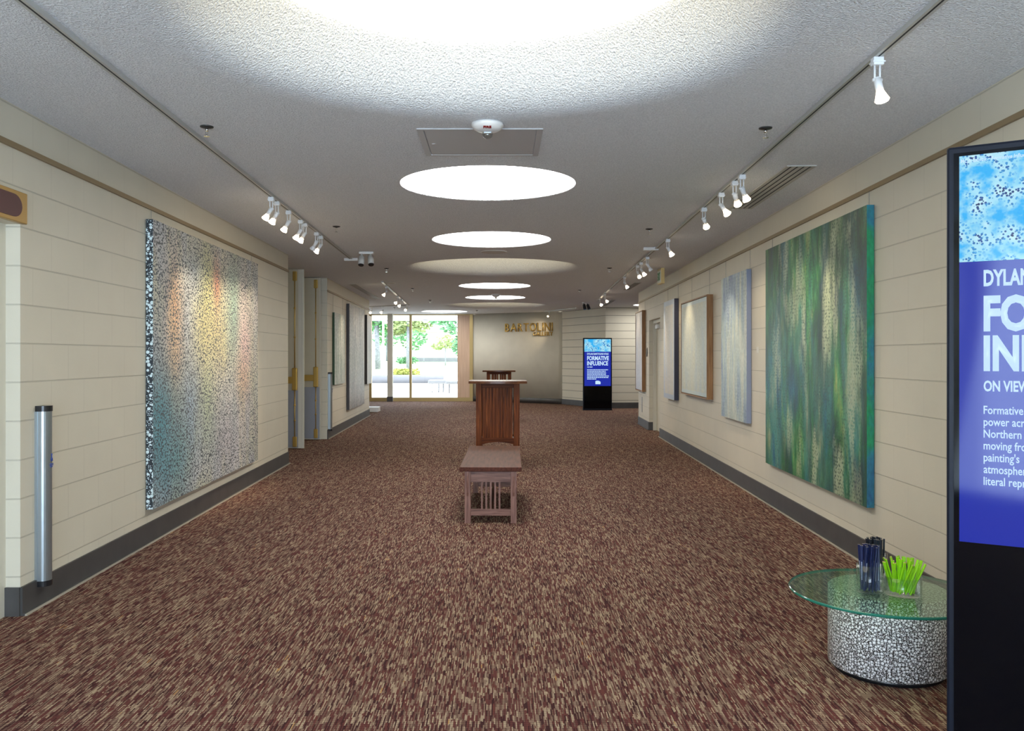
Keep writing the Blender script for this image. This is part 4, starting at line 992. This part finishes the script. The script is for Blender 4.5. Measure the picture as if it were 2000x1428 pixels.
tree('tree overhanging from the right at the top of the wide pane', P2(905, 40), 40, -.02, 5.5, .16, [((-1.1, 0, 3.15), (.55, .5, .32)), ((-.3, 0, 2.85), (.8, .6, .5)), ((.2, .3, 4), (2.2, 1.5, .9)), ((-.1, .4, 1.9), (.45, .5, .55))], m_leafA, 320, .2, 14)
tree('far green tree behind the left pane', P2(757, 95), 95, .9, 6, .2, [((0, 0, 3.4), (1.8, 1.5, 2.0)), ((-2.6, 0, 3.4), (2.0, 1.5, 1.9)), ((2.8, 0, 3.0), (1.6, 1.5, 1.9))], m_leafA, 420, .42, 15)
bm = B(); rnd = random.Random(5)
for k in range(6): leaf_blob(bm, (P2(782+5*k, 80), 80, 1.0), (.5, .5, .35), 110, .2, rnd)
tag(obj('hedge', bm, m_leafA), 'low dark green hedge on the lawn outside', 'hedge')
bm = B(); rnd = random.Random(6)
for k in range(14): leaf_blob(bm, (P2(768+3.6*k, 47), 46.4, .52), (.2, .3, .22), 60, .16, rnd)
tag(obj('planter_plants', bm, leafmat('leaf_yellow', (.42, .44, .10))), 'yellow green plants growing above the planter wall outside', 'plants')
bm = B(); cyl(bm, (0, 0, 0), (0, 0, 5.5), .05, n=10); cyl(bm, (0, 0, 5.5), (0, 0, 5.6), .08, n=10); tag(obj('flagpole', bm, m_white, None, (P2(748.5, 46.9), 46.9, .3)), 'thin white pole outside the left pane', 'pole')
t = thing('street_lamp', 'thin dark lamp post before the pale building outside', 'lamp post', (P2(828, 84), 84, .75))
bm = B(); cyl(bm, (0, 0, 0), (0, 0, 1.05), .03, n=8); obj('post', bm, m_bark, t)
bm = B(); lathe(bm, [(0, 1.04), (.09, 1.07), (.11, 1.17), (0, 1.24)], 12); obj('lamp_head', bm, m_white, t)
t = thing('far_building', 'long pale building beyond the lawn outside', 'building', (P2(900, 98), 98, .85))
bm = B(); box(bm, -9.5, 14, 0, 8, 0, 3.3); obj('wall', bm, m_bld, t)
bm = B(); box(bm, -9.8, 14.3, -.3, 8.3, 3.3, 3.65); obj('roof', bm, m_soffit, t)
bm = B(); box(bm, P2(775, 90), P2(912, 90), 90, 90.4, .75, 1.25); tag(obj('low_wall', bm, m_plant), 'low grey wall running before the pale building outside', 'wall')
m_benchleg = M('bench_leg_grey', (.07, .07, .08), .5); m_benchseat = M('bench_seat_pale', (.20, .20, .205), .6)
# outdoor bench: rounded slab seat on thin legs
t = thing('plaza_bench', 'white slab bench on thin legs out on the plaza', 'bench', (P2(858, 34), 34, -.02))
bm = B(); box(bm, -.42, .30, -.3, .3, .32, .47, bev=.04); obj('seat', bm, m_benchseat, t)
for x in (-.27, -.02, .16):
    bm = B()
    for yy in (-.2, .2): cyl(bm, (x, yy, 0), (x, yy, .33), .012, n=8)
    cyl(bm, (x, -.2, .012), (x, .2, .012), .014, n=8); obj('leg', bm, m_benchleg, t)
t = thing('plaza_bench', 'second white slab bench outside, farther right behind the veneer edge', 'bench', (P2(888, 33), 33, -.02))
bm = B(); box(bm, -.32, .55, -.3, .3, .34, .46, bev=.04); obj('seat', bm, m_benchseat, t)
for x in (-.2, .35):
    bm = B()
    for yy in (-.2, .2): cyl(bm, (x, yy, 0), (x, yy, .35), .012, n=8)
    cyl(bm, (x, -.2, .012), (x, .2, .012), .014, n=8); obj('leg', bm, m_benchleg, t)
# bowl lamps under the soffit
for px, y, lb in ((753, 30.1, 'left'), (831, 29.4, 'right')):
    bm = B(); lathe(bm, [(0, 0), (.13, 0), (.125, -.04), (.09, -.09), (.04, -.12), (0, -.125)], 24); tag(obj('soffit_lamp', bm, m_soffit, None, (P2(px, y), y, 2.62)), 'white bowl lamp under the outdoor soffit, %s of two' % lb, 'lamp')
